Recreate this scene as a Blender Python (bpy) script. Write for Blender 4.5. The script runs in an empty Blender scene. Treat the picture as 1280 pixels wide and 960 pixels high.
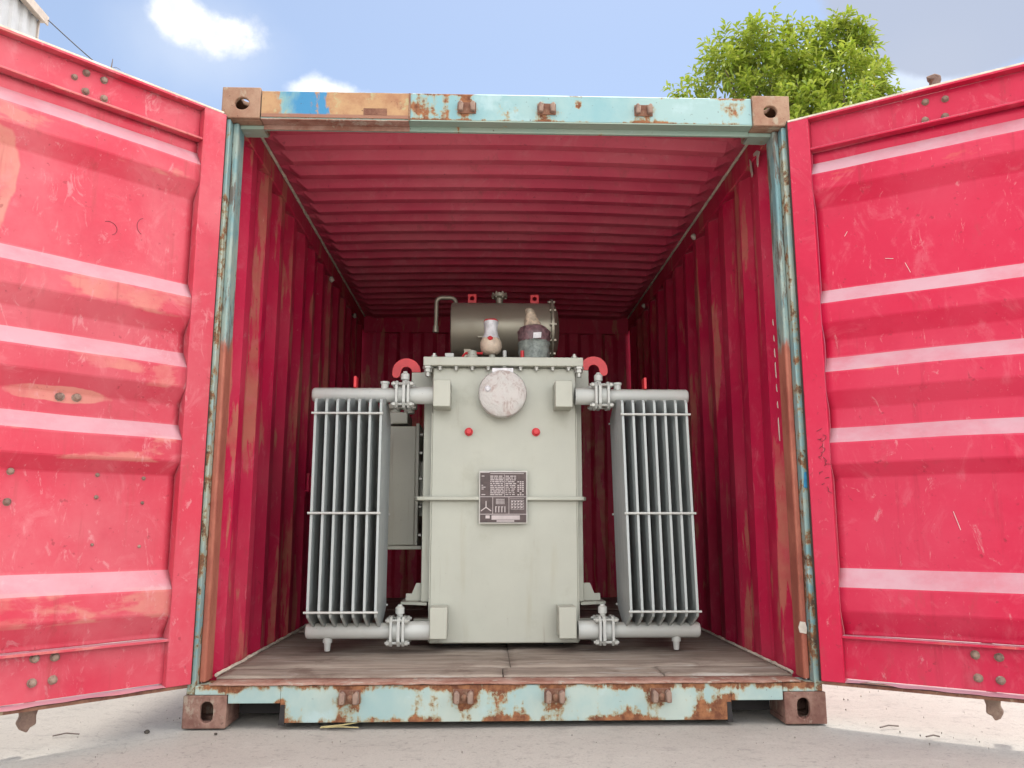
import bpy, bmesh, math, random
from mathutils import Vector, Matrix, noise as mnoise
R = math.radians
rnd = random.Random(7)
S = bpy.context.scene
COL = S.collection

# ------------------------------------------------------------------ camera
cam = bpy.data.objects.new("camera", bpy.data.cameras.new("camera"))
COL.objects.link(cam)
cam.data.sensor_width = 36.0
cam.data.lens = 36.0 * 1028.27 / 1280.0
cam.data.clip_start = 0.05
cam.data.clip_end = 2000.0
yaw, pitch = 0.0320619, 0.1711865
fw = Vector((math.sin(yaw) * math.cos(pitch), math.cos(yaw) * math.cos(pitch), math.sin(pitch)))
rt = Vector((math.cos(yaw), -math.sin(yaw), 0))
up = rt.cross(fw)
m = Matrix((rt, up, -fw)).transposed().to_4x4()
m.translation = Vector((-0.0914, -3.27784, 0.74641))
cam.matrix_world = m
S.camera = cam

# ------------------------------------------------------------------ light
SUN_EL, SUN_ROT = R(66), R(14)           # behind the container, a little to the right
EXPOSURE = 0.55
S.view_settings.view_transform = 'Standard'
S.view_settings.look = 'None'
S.view_settings.gamma = 1
S.view_settings.exposure = EXPOSURE
S.cycles.diffuse_bounces = 1
sun = bpy.data.objects.new("sun", bpy.data.lights.new("sun", 'SUN'))
COL.objects.link(sun)
sun.data.energy = 1.75
sun.data.angle = R(5)
sun.data.color = (1.0, 0.95, 0.87)
sd = Vector((math.sin(SUN_ROT) * math.cos(SUN_EL), math.cos(SUN_ROT) * math.cos(SUN_EL), math.sin(SUN_EL)))
sun.rotation_euler = sd.to_track_quat('Z', 'Y').to_euler()
sun.location = sd * 30


class N:
    """small helper around a node tree"""
    def __init__(s, nt):
        s.nt = nt
        s.co = None

    def new(s, t, **kw):
        n = s.nt.nodes.new(t)
        for k, v in kw.items():
            setattr(n, k, v)
        return n

    def put(s, sock, v):
        if isinstance(v, bpy.types.NodeSocket):
            s.nt.links.new(v, sock)
        elif v is not None:
            if sock.type == 'RGBA' and len(v) == 3:
                v = (*v, 1)
            sock.default_value = v

    def math(s, op, a, b=None, c=None, clamp=False):
        n = s.new('ShaderNodeMath', operation=op, use_clamp=clamp)
        s.put(n.inputs[0], a)
        if b is not None: s.put(n.inputs[1], b)
        if c is not None: s.put(n.inputs[2], c)
        return n.outputs[0]

    def vec(s, op, a, b=None):
        n = s.new('ShaderNodeVectorMath', operation=op)
        s.put(n.inputs[0], a)
        if b is not None: s.put(n.inputs[1], b)
        return n.outputs['Value'] if op in ('LENGTH', 'DOT_PRODUCT', 'DISTANCE') else n.outputs['Vector']

    def xyz(s, v):
        n = s.new('ShaderNodeSeparateXYZ')
        s.put(n.inputs[0], v)
        return n.outputs

    def noise(s, scale=5, detail=6, rough=0.55, vec=None, stretch=None, dist=0.0, off=0.0):
        v = vec if vec is not None else s.co
        if stretch or off:
            mp = s.new('ShaderNodeMapping')
            s.put(mp.inputs['Vector'], v)
            mp.inputs['Location'].default_value = (off, off * 1.7, off * .6)
            mp.inputs['Scale'].default_value = stretch or (1, 1, 1)
            v = mp.outputs[0]
        n = s.new('ShaderNodeTexNoise')
        s.put(n.inputs['Vector'], v)
        n.inputs['Scale'].default_value = scale
        n.inputs['Detail'].default_value = detail
        n.inputs['Roughness'].default_value = rough
        n.inputs['Distortion'].default_value = dist
        return n.outputs[0]

    def step(s, v, a, b, lo=0.0, hi=1.0):
        n = s.new('ShaderNodeMapRange', clamp=True)
        n.interpolation_type = 'SMOOTHSTEP'
        s.put(n.inputs['Value'], v)
        n.inputs['From Min'].default_value = a
        n.inputs['From Max'].default_value = b
        n.inputs['To Min'].default_value = lo
        n.inputs['To Max'].default_value = hi
        return n.outputs[0]

    def mix(s, f, a, b, mode='MIX'):
        n = s.new('ShaderNodeMix', data_type='RGBA', blend_type=mode)
        s.put(n.inputs[0], f)
        s.put(n.inputs[6], a)
        s.put(n.inputs[7], b)
        return n.outputs[2]


# ------------------------------------------------------------------ sky
W = bpy.data.worlds.new("World")
S.world = W
W.use_nodes = True
nt = W.node_tree
k = N(nt)
bg = nt.nodes['Background']
SKY = 0.12
sky = k.new('ShaderNodeTexSky', sky_type='NISHITA')
sky.sun_disc = False
sky.sun_elevation = SUN_EL
sky.sun_rotation = SUN_ROT
sky.air_density = 1.0
sky.dust_density = 0.6
sky.ozone_density = 2.0
d = k.new('ShaderNodeTexCoord').outputs['Generated']
k.co = d


def cloud(center, ex, ez, sharp, amp, scale):
    c = Vector(center)
    rx = Vector((c.y, -c.x, 0)).normalized()
    uz = rx.cross(c)
    df = k.vec('SUBTRACT', d, tuple(c))
    a = k.math('DIVIDE', k.vec('DOT_PRODUCT', df, tuple(rx)), ex)
    b = k.math('DIVIDE', k.vec('DOT_PRODUCT', df, tuple(uz)), ez)
    r = k.math('SQRT', k.math('ADD', k.math('MULTIPLY', a, a), k.math('MULTIPLY', b, b)))
    n = k.math('SUBTRACT', k.noise(scale, 8, 0.6, d), 0.5)
    r = k.math('ADD', r, k.math('MULTIPLY', n, amp))
    front = k.math('GREATER_THAN', k.vec('DOT_PRODUCT', d, tuple(c)), 0.2)
    return k.math('MULTIPLY', k.step(r, 1.0 + sharp, 1.0 - sharp), front)


base = k.mix(0.20, sky.outputs[0], (5.0, 5.4, 5.7))                          # a humid, slightly milky sky
dz = k.xyz(d)
gn = k.math('ADD', k.noise(1.9, 9, 0.58, d, stretch=(1, 1, 1.6), off=3.3), k.step(dz[1], 0.25, 0.72, 0.0, -0.5))   # unseen broken bright cloud added as fill light, cleared from the camera's view
fill_cloud = k.step(gn, 0.40, 0.56)
WHITE, GREY, PALE, LIT = (21.0, 20.3, 19.6), (3.05, 3.40, 4.25), (6.2, 6.4, 6.6), (7.6, 7.6, 7.6)
base = k.mix(fill_cloud, base, WHITE)
base = k.mix(k.math('MULTIPLY', cloud((.4521, .7626, .4627), .050, .034, .9, .5, 9), 0.55), base, PALE)
base = k.mix(k.math('MULTIPLY', cloud((.482, .690, .541), .165, .104, .05, .55, 6.0), 0.92), base, GREY)
base = k.mix(k.math('MULTIPLY', cloud((-.305, .806, .500), .060, .040, .95, .9, 12), 0.30), base, PALE)
lit = k.mix(k.step(k.noise(34, 7, .6, d, off=2), .38, .62), (5.6, 5.8, 6.2), LIT)
base = k.mix(cloud((-.292, .806, .515), .042, .018, .55, 2.9, 17), base, lit)
base = k.mix(cloud((-.322, .788, .524), .020, .018, .6, 2.4, 21), base, lit)
base = k.mix(k.math('MULTIPLY', cloud((-.1797, .858, .478), .030, .013, .6, 2.6, 20), 0.9), base, LIT)
k.put(bg.inputs[0], base)
bg.inputs[1].default_value = SKY


# ------------------------------------------------------------------ materials
def mat(name):
    mt = bpy.data.materials.new(name)
    mt.use_nodes = True
    kk = N(mt.node_tree)
    kk.co = kk.new('ShaderNodeTexCoord').outputs['Object']
    kk.b = mt.node_tree.nodes['Principled BSDF']
    kk.m = mt
    return kk


def finish(kk, col, rough=0.5, metal=0.0, bump=None, strength=0.2, dist=0.01, spec=0.5):
    kk.put(kk.b.inputs['Base Color'], col)
    kk.put(kk.b.inputs['Roughness'], rough)
    kk.put(kk.b.inputs['Metallic'], metal)
    kk.b.inputs['Specular IOR Level'].default_value = spec
    if bump is not None:
        bn = kk.new('ShaderNodeBump')
        bn.inputs['Strength'].default_value = strength
        bn.inputs['Distance'].default_value = dist
        kk.put(bn.inputs['Height'], bump)
        kk.put(kk.b.inputs['Normal'], bn.outputs[0])
    return kk.m


def red_paint(name, base=(.52, .022, .045), faded=(.62, .10, .13), primer=(.50, .20, .10),
              primer_t=.63, scratch_t=.70, patches=(), streak=False, off=0.0, fade_amt=.75, rough=.42, crest=0.0, sky_sheen=0.0):
    kk = mat(name)
    n1 = kk.noise(1.7, 8, .6, off=off)
    col = kk.mix(kk.step(n1, .36, .68, 0, fade_amt), base, faded)
    big = kk.noise(.8, 3, .5, off=off + 9)
    col = kk.mix(kk.step(big, .5, .7, 0, .35), col, tuple(c * .72 for c in base))
    if streak:
        n2 = kk.noise(3.2, 7, .6, stretch=(2.6, 2.6, .42), off=off + 2)
    else:
        n2 = kk.noise(2.0, 6, .5, stretch=(.55, .55, 1.7), off=off + 2)
    pm = kk.step(n2, primer_t, primer_t + .035)
    for (cx, cz, rx, rz) in patches:
        o = kk.xyz(kk.co)
        a = kk.math('DIVIDE', kk.math('SUBTRACT', o[0], cx), rx)
        b = kk.math('DIVIDE', kk.math('SUBTRACT', o[2], cz), rz)
        r = kk.math('SQRT', kk.math('ADD', kk.math('MULTIPLY', a, a), kk.math('MULTIPLY', b, b)))
        r = kk.math('ADD', r, kk.math('MULTIPLY', kk.math('SUBTRACT', kk.noise(5, 4, .5), .5), 1.3))
        pm = kk.math('MAXIMUM', pm, kk.step(r, 1.06, .94))
    if crest:                                   # paint rubbed off the proud faces of the ridges
        o = kk.xyz(kk.co)
        cm = kk.step(kk.math('ABSOLUTE', o[1]), .010, .006)
        cn = kk.step(kk.noise(2.6, 6, .55, stretch=(1.0, 1, 2.6), off=off + 12), .60 - crest * .2, .66 - crest * .2)
        cm = kk.math('MULTIPLY', kk.math('MULTIPLY', cm, cn), kk.step(o[0], .075, .10))
        pm = kk.math('MAXIMUM', pm, kk.math('MULTIPLY', cm, .8))
    pcol = kk.mix(kk.noise(14, 6, .6, off=4), primer, tuple(min(1, c * 1.25) for c in primer))
    col = kk.mix(kk.math('MULTIPLY', pm, kk.step(kk.noise(7, 6, .6, off=off + 3), .3, .6, .30, .85)), col, pcol)
    n3 = kk.noise(9, 9, .75, stretch=(1.8, 1.8, .8), dist=1.2, off=off + 5)
    col = kk.mix(kk.step(n3, scratch_t - .06, scratch_t + .02, 0, .55), col, (.72, .32, .34))
    n4 = kk.noise(26, 4, .8, stretch=(3.0, 3.0, .35), off=off + 6)
    col = kk.mix(kk.step(n4, .64, .74, 0, .55), col, (.75, .38, .38))
    n6 = kk.noise(3.2, 8, .7, stretch=(1.3, 1.3, 1.0), dist=2.5, off=off + 16)
    col = kk.mix(kk.step(n6, .52, .72, 0, .42), col, tuple(min(.8, c * .9 + .11) for c in faded))
    n7 = kk.noise(1.3, 6, .7, off=off + 18)
    col = kk.mix(kk.step(n7, .50, .70, 0, .38), col, (base[0] * .78, base[1] * .55, base[2] * .7))
    n8 = kk.noise(7, 6, .65, stretch=(2.2, 2.2, .16), off=off + 19)
    col = kk.mix(kk.step(n8, .56, .74, 0, .5), col, (base[0] * .62, base[1] * 1.2 + .01, base[2] * .75))
    n5 = kk.noise(38, 6, .6, off=off)
    col = kk.mix(kk.step(n5, .63, .74, 0, .5), col, (.22, .025, .03))
    dirt = kk.noise(6, 10, .7, stretch=(1.6, 1.6, .6), off=off + 7)
    col = kk.mix(kk.step(dirt, .58, .8, 0, .45), col, (.26, .10, .07))
    rg = kk.step(n1, .3, .75, rough - .08, rough + .2)
    if sky_sheen:                                    # pale sky light painted as colour onto faces that look up
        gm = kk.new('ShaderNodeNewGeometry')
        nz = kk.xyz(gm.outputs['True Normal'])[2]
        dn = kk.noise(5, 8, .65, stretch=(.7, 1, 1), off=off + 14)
        dm = kk.math('MULTIPLY', kk.step(nz, .25, .50), kk.step(dn, .25, .62, sky_sheen * .55, sky_sheen))
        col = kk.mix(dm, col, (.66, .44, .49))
    hb = kk.math('ADD', kk.math('MULTIPLY', kk.noise(2.6, 3, .5, off=off), 1.0), kk.math('MULTIPLY', n5, .06))
    return finish(kk, col, rg, bump=hb, strength=.35, dist=.02, spec=.28)


def teal_paint(name, rust=.55, teal=(.22, .46, .50), cream=(.50, .58, .47), bias=None, fine=1.0, cream_amt=.8, off=0.0, dark=(.15, .05, .026), spots=()):
    """chipped turquoise over rust; bias = list of (axis, from, to, amount) along the object"""
    kk = mat(name)
    o = kk.xyz(kk.co)
    n1 = kk.noise(2.4, 6, .6, stretch=(1, 1, .8), off=off)
    col = kk.mix(kk.step(n1, .38, .62, 0, cream_amt), teal, cream)
    n0 = kk.noise(5, 5, .6, off=off + 8)
    col = kk.mix(kk.step(n0, .58, .7, 0, .5), col, (.50, .66, .68))
    chip = kk.noise(6.5 * fine, 12, .74, stretch=(1, 1, 1.0), off=off + 1)
    strk = kk.noise(20, 5, .6, stretch=(1.2, 1.2, .10), off=off + 2)
    v = kk.math('ADD', chip, kk.math('MULTIPLY', kk.math('SUBTRACT', strk, .5), .42))
    for (ax, a, b, amt) in bias or ():
        v = kk.math('ADD', v, kk.step(o[ax], a, b, 0, amt))
    for (sx_, sz_, rad, amt) in spots:           # bleeding from the fittings, longer downwards
        ddx = kk.math('DIVIDE', kk.math('SUBTRACT', o[0], sx_), rad)
        ddz = kk.math('DIVIDE', kk.math('SUBTRACT', o[2], sz_), rad * 1.1)
        rr_ = kk.math('SQRT', kk.math('ADD', kk.math('MULTIPLY', ddx, ddx), kk.math('MULTIPLY', ddz, ddz)))
        v = kk.math('ADD', v, kk.step(rr_, 1.0, .2, 0, amt))
    col = kk.mix(kk.step(v, rust - .07, rust, 0, .75), col, (.46, .36, .18))
    col = kk.mix(kk.step(v, rust - .015, rust + .03), col, kk.mix(kk.step(kk.noise(22, 8, .7), .35, .65), dark, (.40, .17, .075)))
    sp = kk.noise(60 * fine, 5, .7, off=off)
    col = kk.mix(kk.step(sp, .66, .70, 0, .8), col, (.10, .045, .03))
    rg = kk.step(v, rust - .05, rust + .05, .48, .9)
    hb = kk.math('SUBTRACT', kk.math('MULTIPLY', sp, .25), kk.step(v, rust - .03, rust + .02))
    return finish(kk, col, rg, bump=hb, strength=.5, dist=.004)


def rust_mat(name, a=(.20, .075, .045), b=(.36, .18, .10), c=(.45, .36, .24), amt=.35, off=0.0):
    kk = mat(name)
    n1 = kk.noise(9, 10, .7, off=off)
    col = kk.mix(kk.step(n1, .35, .65), a, b)
    n2 = kk.noise(16, 8, .7, stretch=(1, 1, .5), off=off + 3)
    col = kk.mix(kk.step(n2, .54, .64, 0, amt * 2), col, c)
    n3 = kk.noise(70, 4, .7)
    col = kk.mix(kk.step(n3, .6, .72, 0, .7), col, (.07, .03, .02))
    return finish(kk, col, .85, bump=kk.math('ADD', n1, kk.math('MULTIPLY', n3, .5)), strength=.5, dist=.006)


def plain(name, col, rough=.45, metal=0.0, var=.12, scale=12, bump=.1, spec=.5):
    kk = mat(name)
    n1 = kk.noise(scale, 8, .65)
    c = kk.mix(kk.step(n1, .3, .7), tuple(x * (1 - var) for x in col), tuple(min(1, x * (1 + var)) for x in col))
    return finish(kk, c, rough, metal, bump=n1, strength=bump, dist=.004, spec=spec)


def grey_paint(name, col, dirty=.25):
    kk = mat(name)
    n1 = kk.noise(2.2, 6, .6)
    c = kk.mix(kk.step(n1, .3, .7), col, tuple(x * .9 for x in col))
    st = kk.noise(9, 6, .6, stretch=(1.5, 1.5, .16))
    c = kk.mix(kk.step(st, .55, .78, 0, dirty), c, (col[0] * .78, col[1] * .72, col[2] * .6))
    sm = kk.noise(3.4, 9, .7, off=2)
    c = kk.mix(kk.step(sm, .56, .72, 0, dirty * .9), c, (col[0] * .7, col[1] * .68, col[2] * .62))
    sp = kk.noise(85, 3, .6)
    c = kk.mix(kk.step(sp, .70, .74, 0, .5), c, (.22, .2, .17))
    gm = kk.new('ShaderNodeNewGeometry')
    nz = kk.xyz(gm.outputs['True Normal'])[2]
    c = kk.mix(kk.math('MULTIPLY', kk.step(nz, .55, .9), kk.step(kk.noise(9, 7, .7, off=6), .3, .6, .2, .7)), c, (.46, .41, .34))
    drip = kk.noise(14, 5, .65, stretch=(2.0, 2.0, .10), off=8)
    c = kk.mix(kk.step(drip, .62, .74, 0, dirty), c, (.34, .29, .21))
    hb = kk.math('ADD', kk.noise(5, 3, .5), kk.math('MULTIPLY', kk.noise(160, 2, .5), .05))
    return finish(kk, c, kk.step(sm, .4, .7, .34, .52), bump=hb, strength=.16, dist=.01)


M = {}
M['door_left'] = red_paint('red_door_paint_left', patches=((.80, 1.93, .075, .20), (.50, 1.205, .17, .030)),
                           base=(.66, .045, .085), faded=(.71, .18, .21), primer=(.62, .25, .20), primer_t=.72, scratch_t=.63, off=0.0, crest=.5, sky_sheen=.72)
M['door_right'] = red_paint('red_door_paint_right', base=(.65, .012, .062), faded=(.68, .060, .115), primer=(.62, .14, .11), primer_t=.74, scratch_t=.66, off=21.0, crest=-.1, sky_sheen=.85)
M['wall'] = red_paint('red_wall_paint', base=(.62, .014, .072), faded=(.67, .065, .115), primer=(.52, .17, .12), primer_t=.55,
                      scratch_t=.68, streak=True, off=3.0, rough=.42)
M['roof'] = red_paint('red_roof_paint', base=(.72, .075, .145), faded=(.75, .16, .21), primer=(.5, .2, .19), primer_t=.74,
                      scratch_t=.78, off=13.0, rough=.42)
M['sill'] = teal_paint('chipped_turquoise_sill', rust=.65, teal=(.34, .49, .48), cream=(.54, .60, .52),
                       bias=((2, .118, .150, .17), (2, .055, .022, .13)), off=2.0,
                       spots=[(x, .105, .085, .16) for x in (-.598, -.17, .176, .58)] + [(-.858, .06, .07, .2), (.853, .06, .07, .2), (-.02, .13, .16, .1), (.42, .04, .12, .12), (.78, .03, .13, .14), (-.33, .03, .12, .1), (-1.04, .12, .12, .1), (1.04, .13, .12, .1)])
M['header'] = teal_paint('chipped_turquoise_header', rust=.665, teal=(.24, .45, .48), cream=(.38, .54, .52),
                         bias=((2, 2.475, 2.458, .13), (2, 2.565, 2.58, .10)), off=5.0,
                         spots=[(-.40, 2.51, .08, .15), (-.18, 2.505, .075, .18), (.163, 2.505, .075, .18), (.582, 2.505, .07, .17), (1.0, 2.53, .08, .13), (.30, 2.54, .03, .18), (.70, 2.47, .16, .12), (.0, 2.50, .09, .12)])
M['header_lip'] = teal_paint('sage_green_header_lip', rust=.66, teal=(.30, .42, .35), cream=(.36, .44, .36), off=7.0)
M['post'] = teal_paint('flaking_turquoise_post', rust=.57, teal=(.22, .40, .42), cream=(.52, .54, .42), fine=2.4,
                       bias=((2, 1.5, .6, .05),), off=9.0, dark=(.10, .065, .05))
kk = mat('worn_door_recess')                         # turquoise above, red-brown repaint below, both flaking
o3 = kk.xyz(kk.co)
n1 = kk.noise(8, 10, .7, stretch=(1, 1, .5))
n2 = kk.noise(16, 8, .75, stretch=(1.5, 1.5, .22), off=3)
c1 = kk.mix(kk.step(n1, .40, .60), (.20, .36, .38), (.38, .46, .40))
c1 = kk.mix(kk.step(n2, .52, .58, 0, .85), c1, (.15, .10, .075))
c2 = kk.mix(kk.step(n1, .35, .65), (.36, .095, .065), (.50, .17, .11))
c2 = kk.mix(kk.step(n2, .60, .66, 0, .7), c2, (.20, .08, .05))
lv = kk.math('ADD', o3[2], kk.math('MULTIPLY', kk.math('SUBTRACT', n2, .5), .35))
c = kk.mix(kk.step(lv, 1.52, 1.46), c1, c2)
M['post_recess'] = finish(kk, c, .7, bump=n2, strength=.4, dist=.004)
M['casting'] = rust_mat('rusty_casting', a=(.19, .085, .065), b=(.34, .20, .155), c=(.45, .38, .30))
M['casting_top'] = rust_mat('ochre_rust_casting', a=(.33, .17, .11), b=(.44, .28, .19), c=(.48, .43, .32), off=3)
M['rust'] = rust_mat('brown_rust', a=(.16, .06, .04), b=(.32, .16, .10))
M['bolt'] = rust_mat('rusty_bolt', a=(.20, .12, .10), b=(.38, .26, .20), c=(.5, .42, .34), amt=.3)
M['threshold'] = rust_mat('worn_threshold', a=(.30, .13, .09), b=(.46, .28, .22), c=(.5, .44, .36), amt=.4, off=8)
M['gasket'] = plain('dark_rubber', (.045, .032, .024), .7, var=.4)
M['bead'] = plain('old_sealant', (.80, .69, .56), .7, var=.25)
M['tape'] = plain('torn_tape', (.66, .58, .50), .6, var=.2)
M['ink'] = plain('faded_ink', (.20, .035, .05), .7)
M['chalk'] = plain('pale_scuff', (.78, .62, .58), .8)
M['blue'] = plain('blue_paint_chip', (.05, .30, .55), .6, var=.3)
M['dark'] = plain('dark_steel', (.03, .026, .026), .8)
TG = (.575, .58, .49)
M['tank'] = grey_paint('pale_grey_tank_paint', TG, .42)
M['fin'] = grey_paint('pale_grey_radiator_paint', (.53, .575, .56), .15)
M['pipe'] = grey_paint('pale_grey_pipe_paint', (.66, .67, .63), .12)
M['cons'] = grey_paint('warm_grey_conservator_paint', (.36, .33, .26), .15)
M['cons'].node_tree.nodes['Principled BSDF'].inputs['Metallic'].default_value = .45
M['redp'] = plain('signal_red_paint', (.76, .04, .05), .4)
M['steel'] = plain('dull_bolt_steel', (.50, .50, .46), .4, .3)
M['plate_dark'] = plain('engraved_brown_plate', (.09, .062, .060), .4, .2, var=.25, scale=40)
M['plate_print'] = plain('plate_print', (.62, .54, .53), .45)
M['plate_rim'] = plain('plate_rim', (.70, .68, .62), .35)
M['peach'] = plain('peach_plastic_bag', (.78, .62, .48), .3, var=.25, scale=24, bump=.6)
M['white'] = plain('white_plastic_wrap', (.80, .78, .80), .3, var=.2, scale=30, bump=.6)
M['greywrap'] = plain('grey_green_tape_wrap', (.30, .34, .31), .35, var=.4, scale=30, bump=.5)
M['mauve'] = plain('mauve_tape_wrap', (.22, .13, .14), .4, var=.5, scale=34, bump=.5)
M['tan'] = plain('tan_wrapped_tip', (.55, .44, .33), .4, var=.4, scale=36, bump=.5)
M['stone'] = plain('dark_stone', (.07, .06, .05), .9, var=.5, scale=30, bump=.6)
M['straw'] = plain('dry_straw', (.55, .46, .22), .8)
M['twig'] = plain('dry_twig', (.20, .16, .14), .8)
M['cable'] = plain('black_cable', (.06, .06, .07), .6)
M['wh_wall'] = plain('pale_sheet_metal', (.62, .62, .62), .5, var=.10, scale=3)
M['wh_trim'] = plain('cream_eave_trim', (.62, .52, .44), .6, var=.12)
M['bark'] = plain('tree_bark', (.16, .12, .09), .9, var=.4, scale=14, bump=.8)

kk = mat('plastic_covered_dial')
n1 = kk.noise(13, 10, .75, dist=2.2)
c = kk.mix(kk.step(n1, .46, .62), (.74, .69, .65), (.52, .40, .36))
c = kk.mix(kk.step(kk.noise(5, 4), .50, .62, 0, .85), c, (.74, .72, .68))
M['dial'] = finish(kk, c, .28, bump=n1, strength=.8, dist=.012)

kk = mat('wood_floor')
n1 = kk.noise(5, 9, .7, stretch=(.5, 3, 1), dist=.6)
c = kk.mix(kk.step(n1, .3, .7), (.22, .165, .13), (.43, .355, .29))
n2 = kk.noise(9, 8, .7, stretch=(.35, 2.0, 1), off=4)
c = kk.mix(kk.step(n2, .56, .66, 0, .85), c, (.48, .43, .38))
n3 = kk.noise(3, 8, .7, off=2)
c = kk.mix(kk.step(n3, .55, .68, 0, .6), c, (.13, .075, .055))
n4 = kk.noise(24, 6, .7, stretch=(.2, 2.5, 1), off=9)
c = kk.mix(kk.step(n4, .62, .70, 0, .8), c, (.09, .06, .05))
M['wood'] = finish(kk, c, .85, bump=kk.math('ADD', n1, n4), strength=.5, dist=.006)

kk = mat('concrete_ground')
n1 = kk.noise(.7, 8, .6)
c = kk.mix(kk.step(n1, .3, .7), (.45, .42, .375), (.54, .505, .45))
n2 = kk.noise(7, 10, .75, stretch=(1, 1.6, 1))
c = kk.mix(kk.step(n2, .52, .75, 0, .6), c, (.27, .245, .23))
n3 = kk.noise(45, 6, .7)
c = kk.mix(kk.step(n3, .56, .70, 0, .65), c, (.24, .215, .20))
c = kk.mix(kk.step(kk.noise(140, 4, .7), .52, .68, 0, .45), c, (.26, .235, .22))
c = kk.mix(kk.step(kk.noise(30, 5, .7, off=5), .64, .72, 0, .6), c, (.58, .56, .53))
c = kk.mix(kk.step(kk.noise(2.3, 6, .6, off=8), .62, .75, 0, .35), c, (.30, .25, .21))
cr = kk.math('ABSOLUTE', kk.math('SUBTRACT', kk.noise(.9, 5, .55, off=12, dist=.4), .5))
c = kk.mix(kk.math('MULTIPLY', kk.step(cr, .0030, .0010, 0, .30), kk.step(kk.noise(1.4, 2, off=15), .52, .62)), c, (.26, .235, .21))
c = kk.mix(kk.step(kk.noise(19, 7, .75, off=17), .55, .68, 0, .5), c, (.30, .27, .245))
c = kk.mix(kk.step(kk.noise(3.6, 9, .7, stretch=(1, 2.2, 1), off=20), .58, .70, 0, .45), c, (.60, .57, .52))
hb = kk.math('ADD', kk.math('MULTIPLY', n3, .5), n2)
M['ground'] = finish(kk, c, .88, bump=hb, strength=.45, dist=.012)

kk = mat('leaf')
geo = kk.new('ShaderNodeNewGeometry')
r1 = geo.outputs['Random Per Island']
c = kk.mix(kk.step(r1, 0, 1), (.20, .31, .03), (.44, .50, .085))
c = kk.mix(kk.step(r1, .93, .97, 0, .8), c, (.30, .30, .05))
c = kk.mix(kk.step(kk.noise(1.1, 2), .58, .7, 0, .5), c, (.20, .27, .045))
c = kk.mix(kk.step(kk.noise(2.0, 2, off=3), .70, .73, 0, .7), c, (.45, .14, .03))
finish(kk, c, .45)
tr = kk.new('ShaderNodeBsdfTranslucent')
kk.put(tr.inputs[0], kk.mix(.5, c, (.35, .42, .03)))
mx = kk.new('ShaderNodeMixShader')
mx.inputs[0].default_value = .42
kk.put(mx.inputs[1], kk.b.outputs[0])
kk.put(mx.inputs[2], tr.outputs[0])
kk.put(kk.nt.nodes['Material Output'].inputs[0], mx.outputs[0])
M['leaf'] = kk.m


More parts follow.
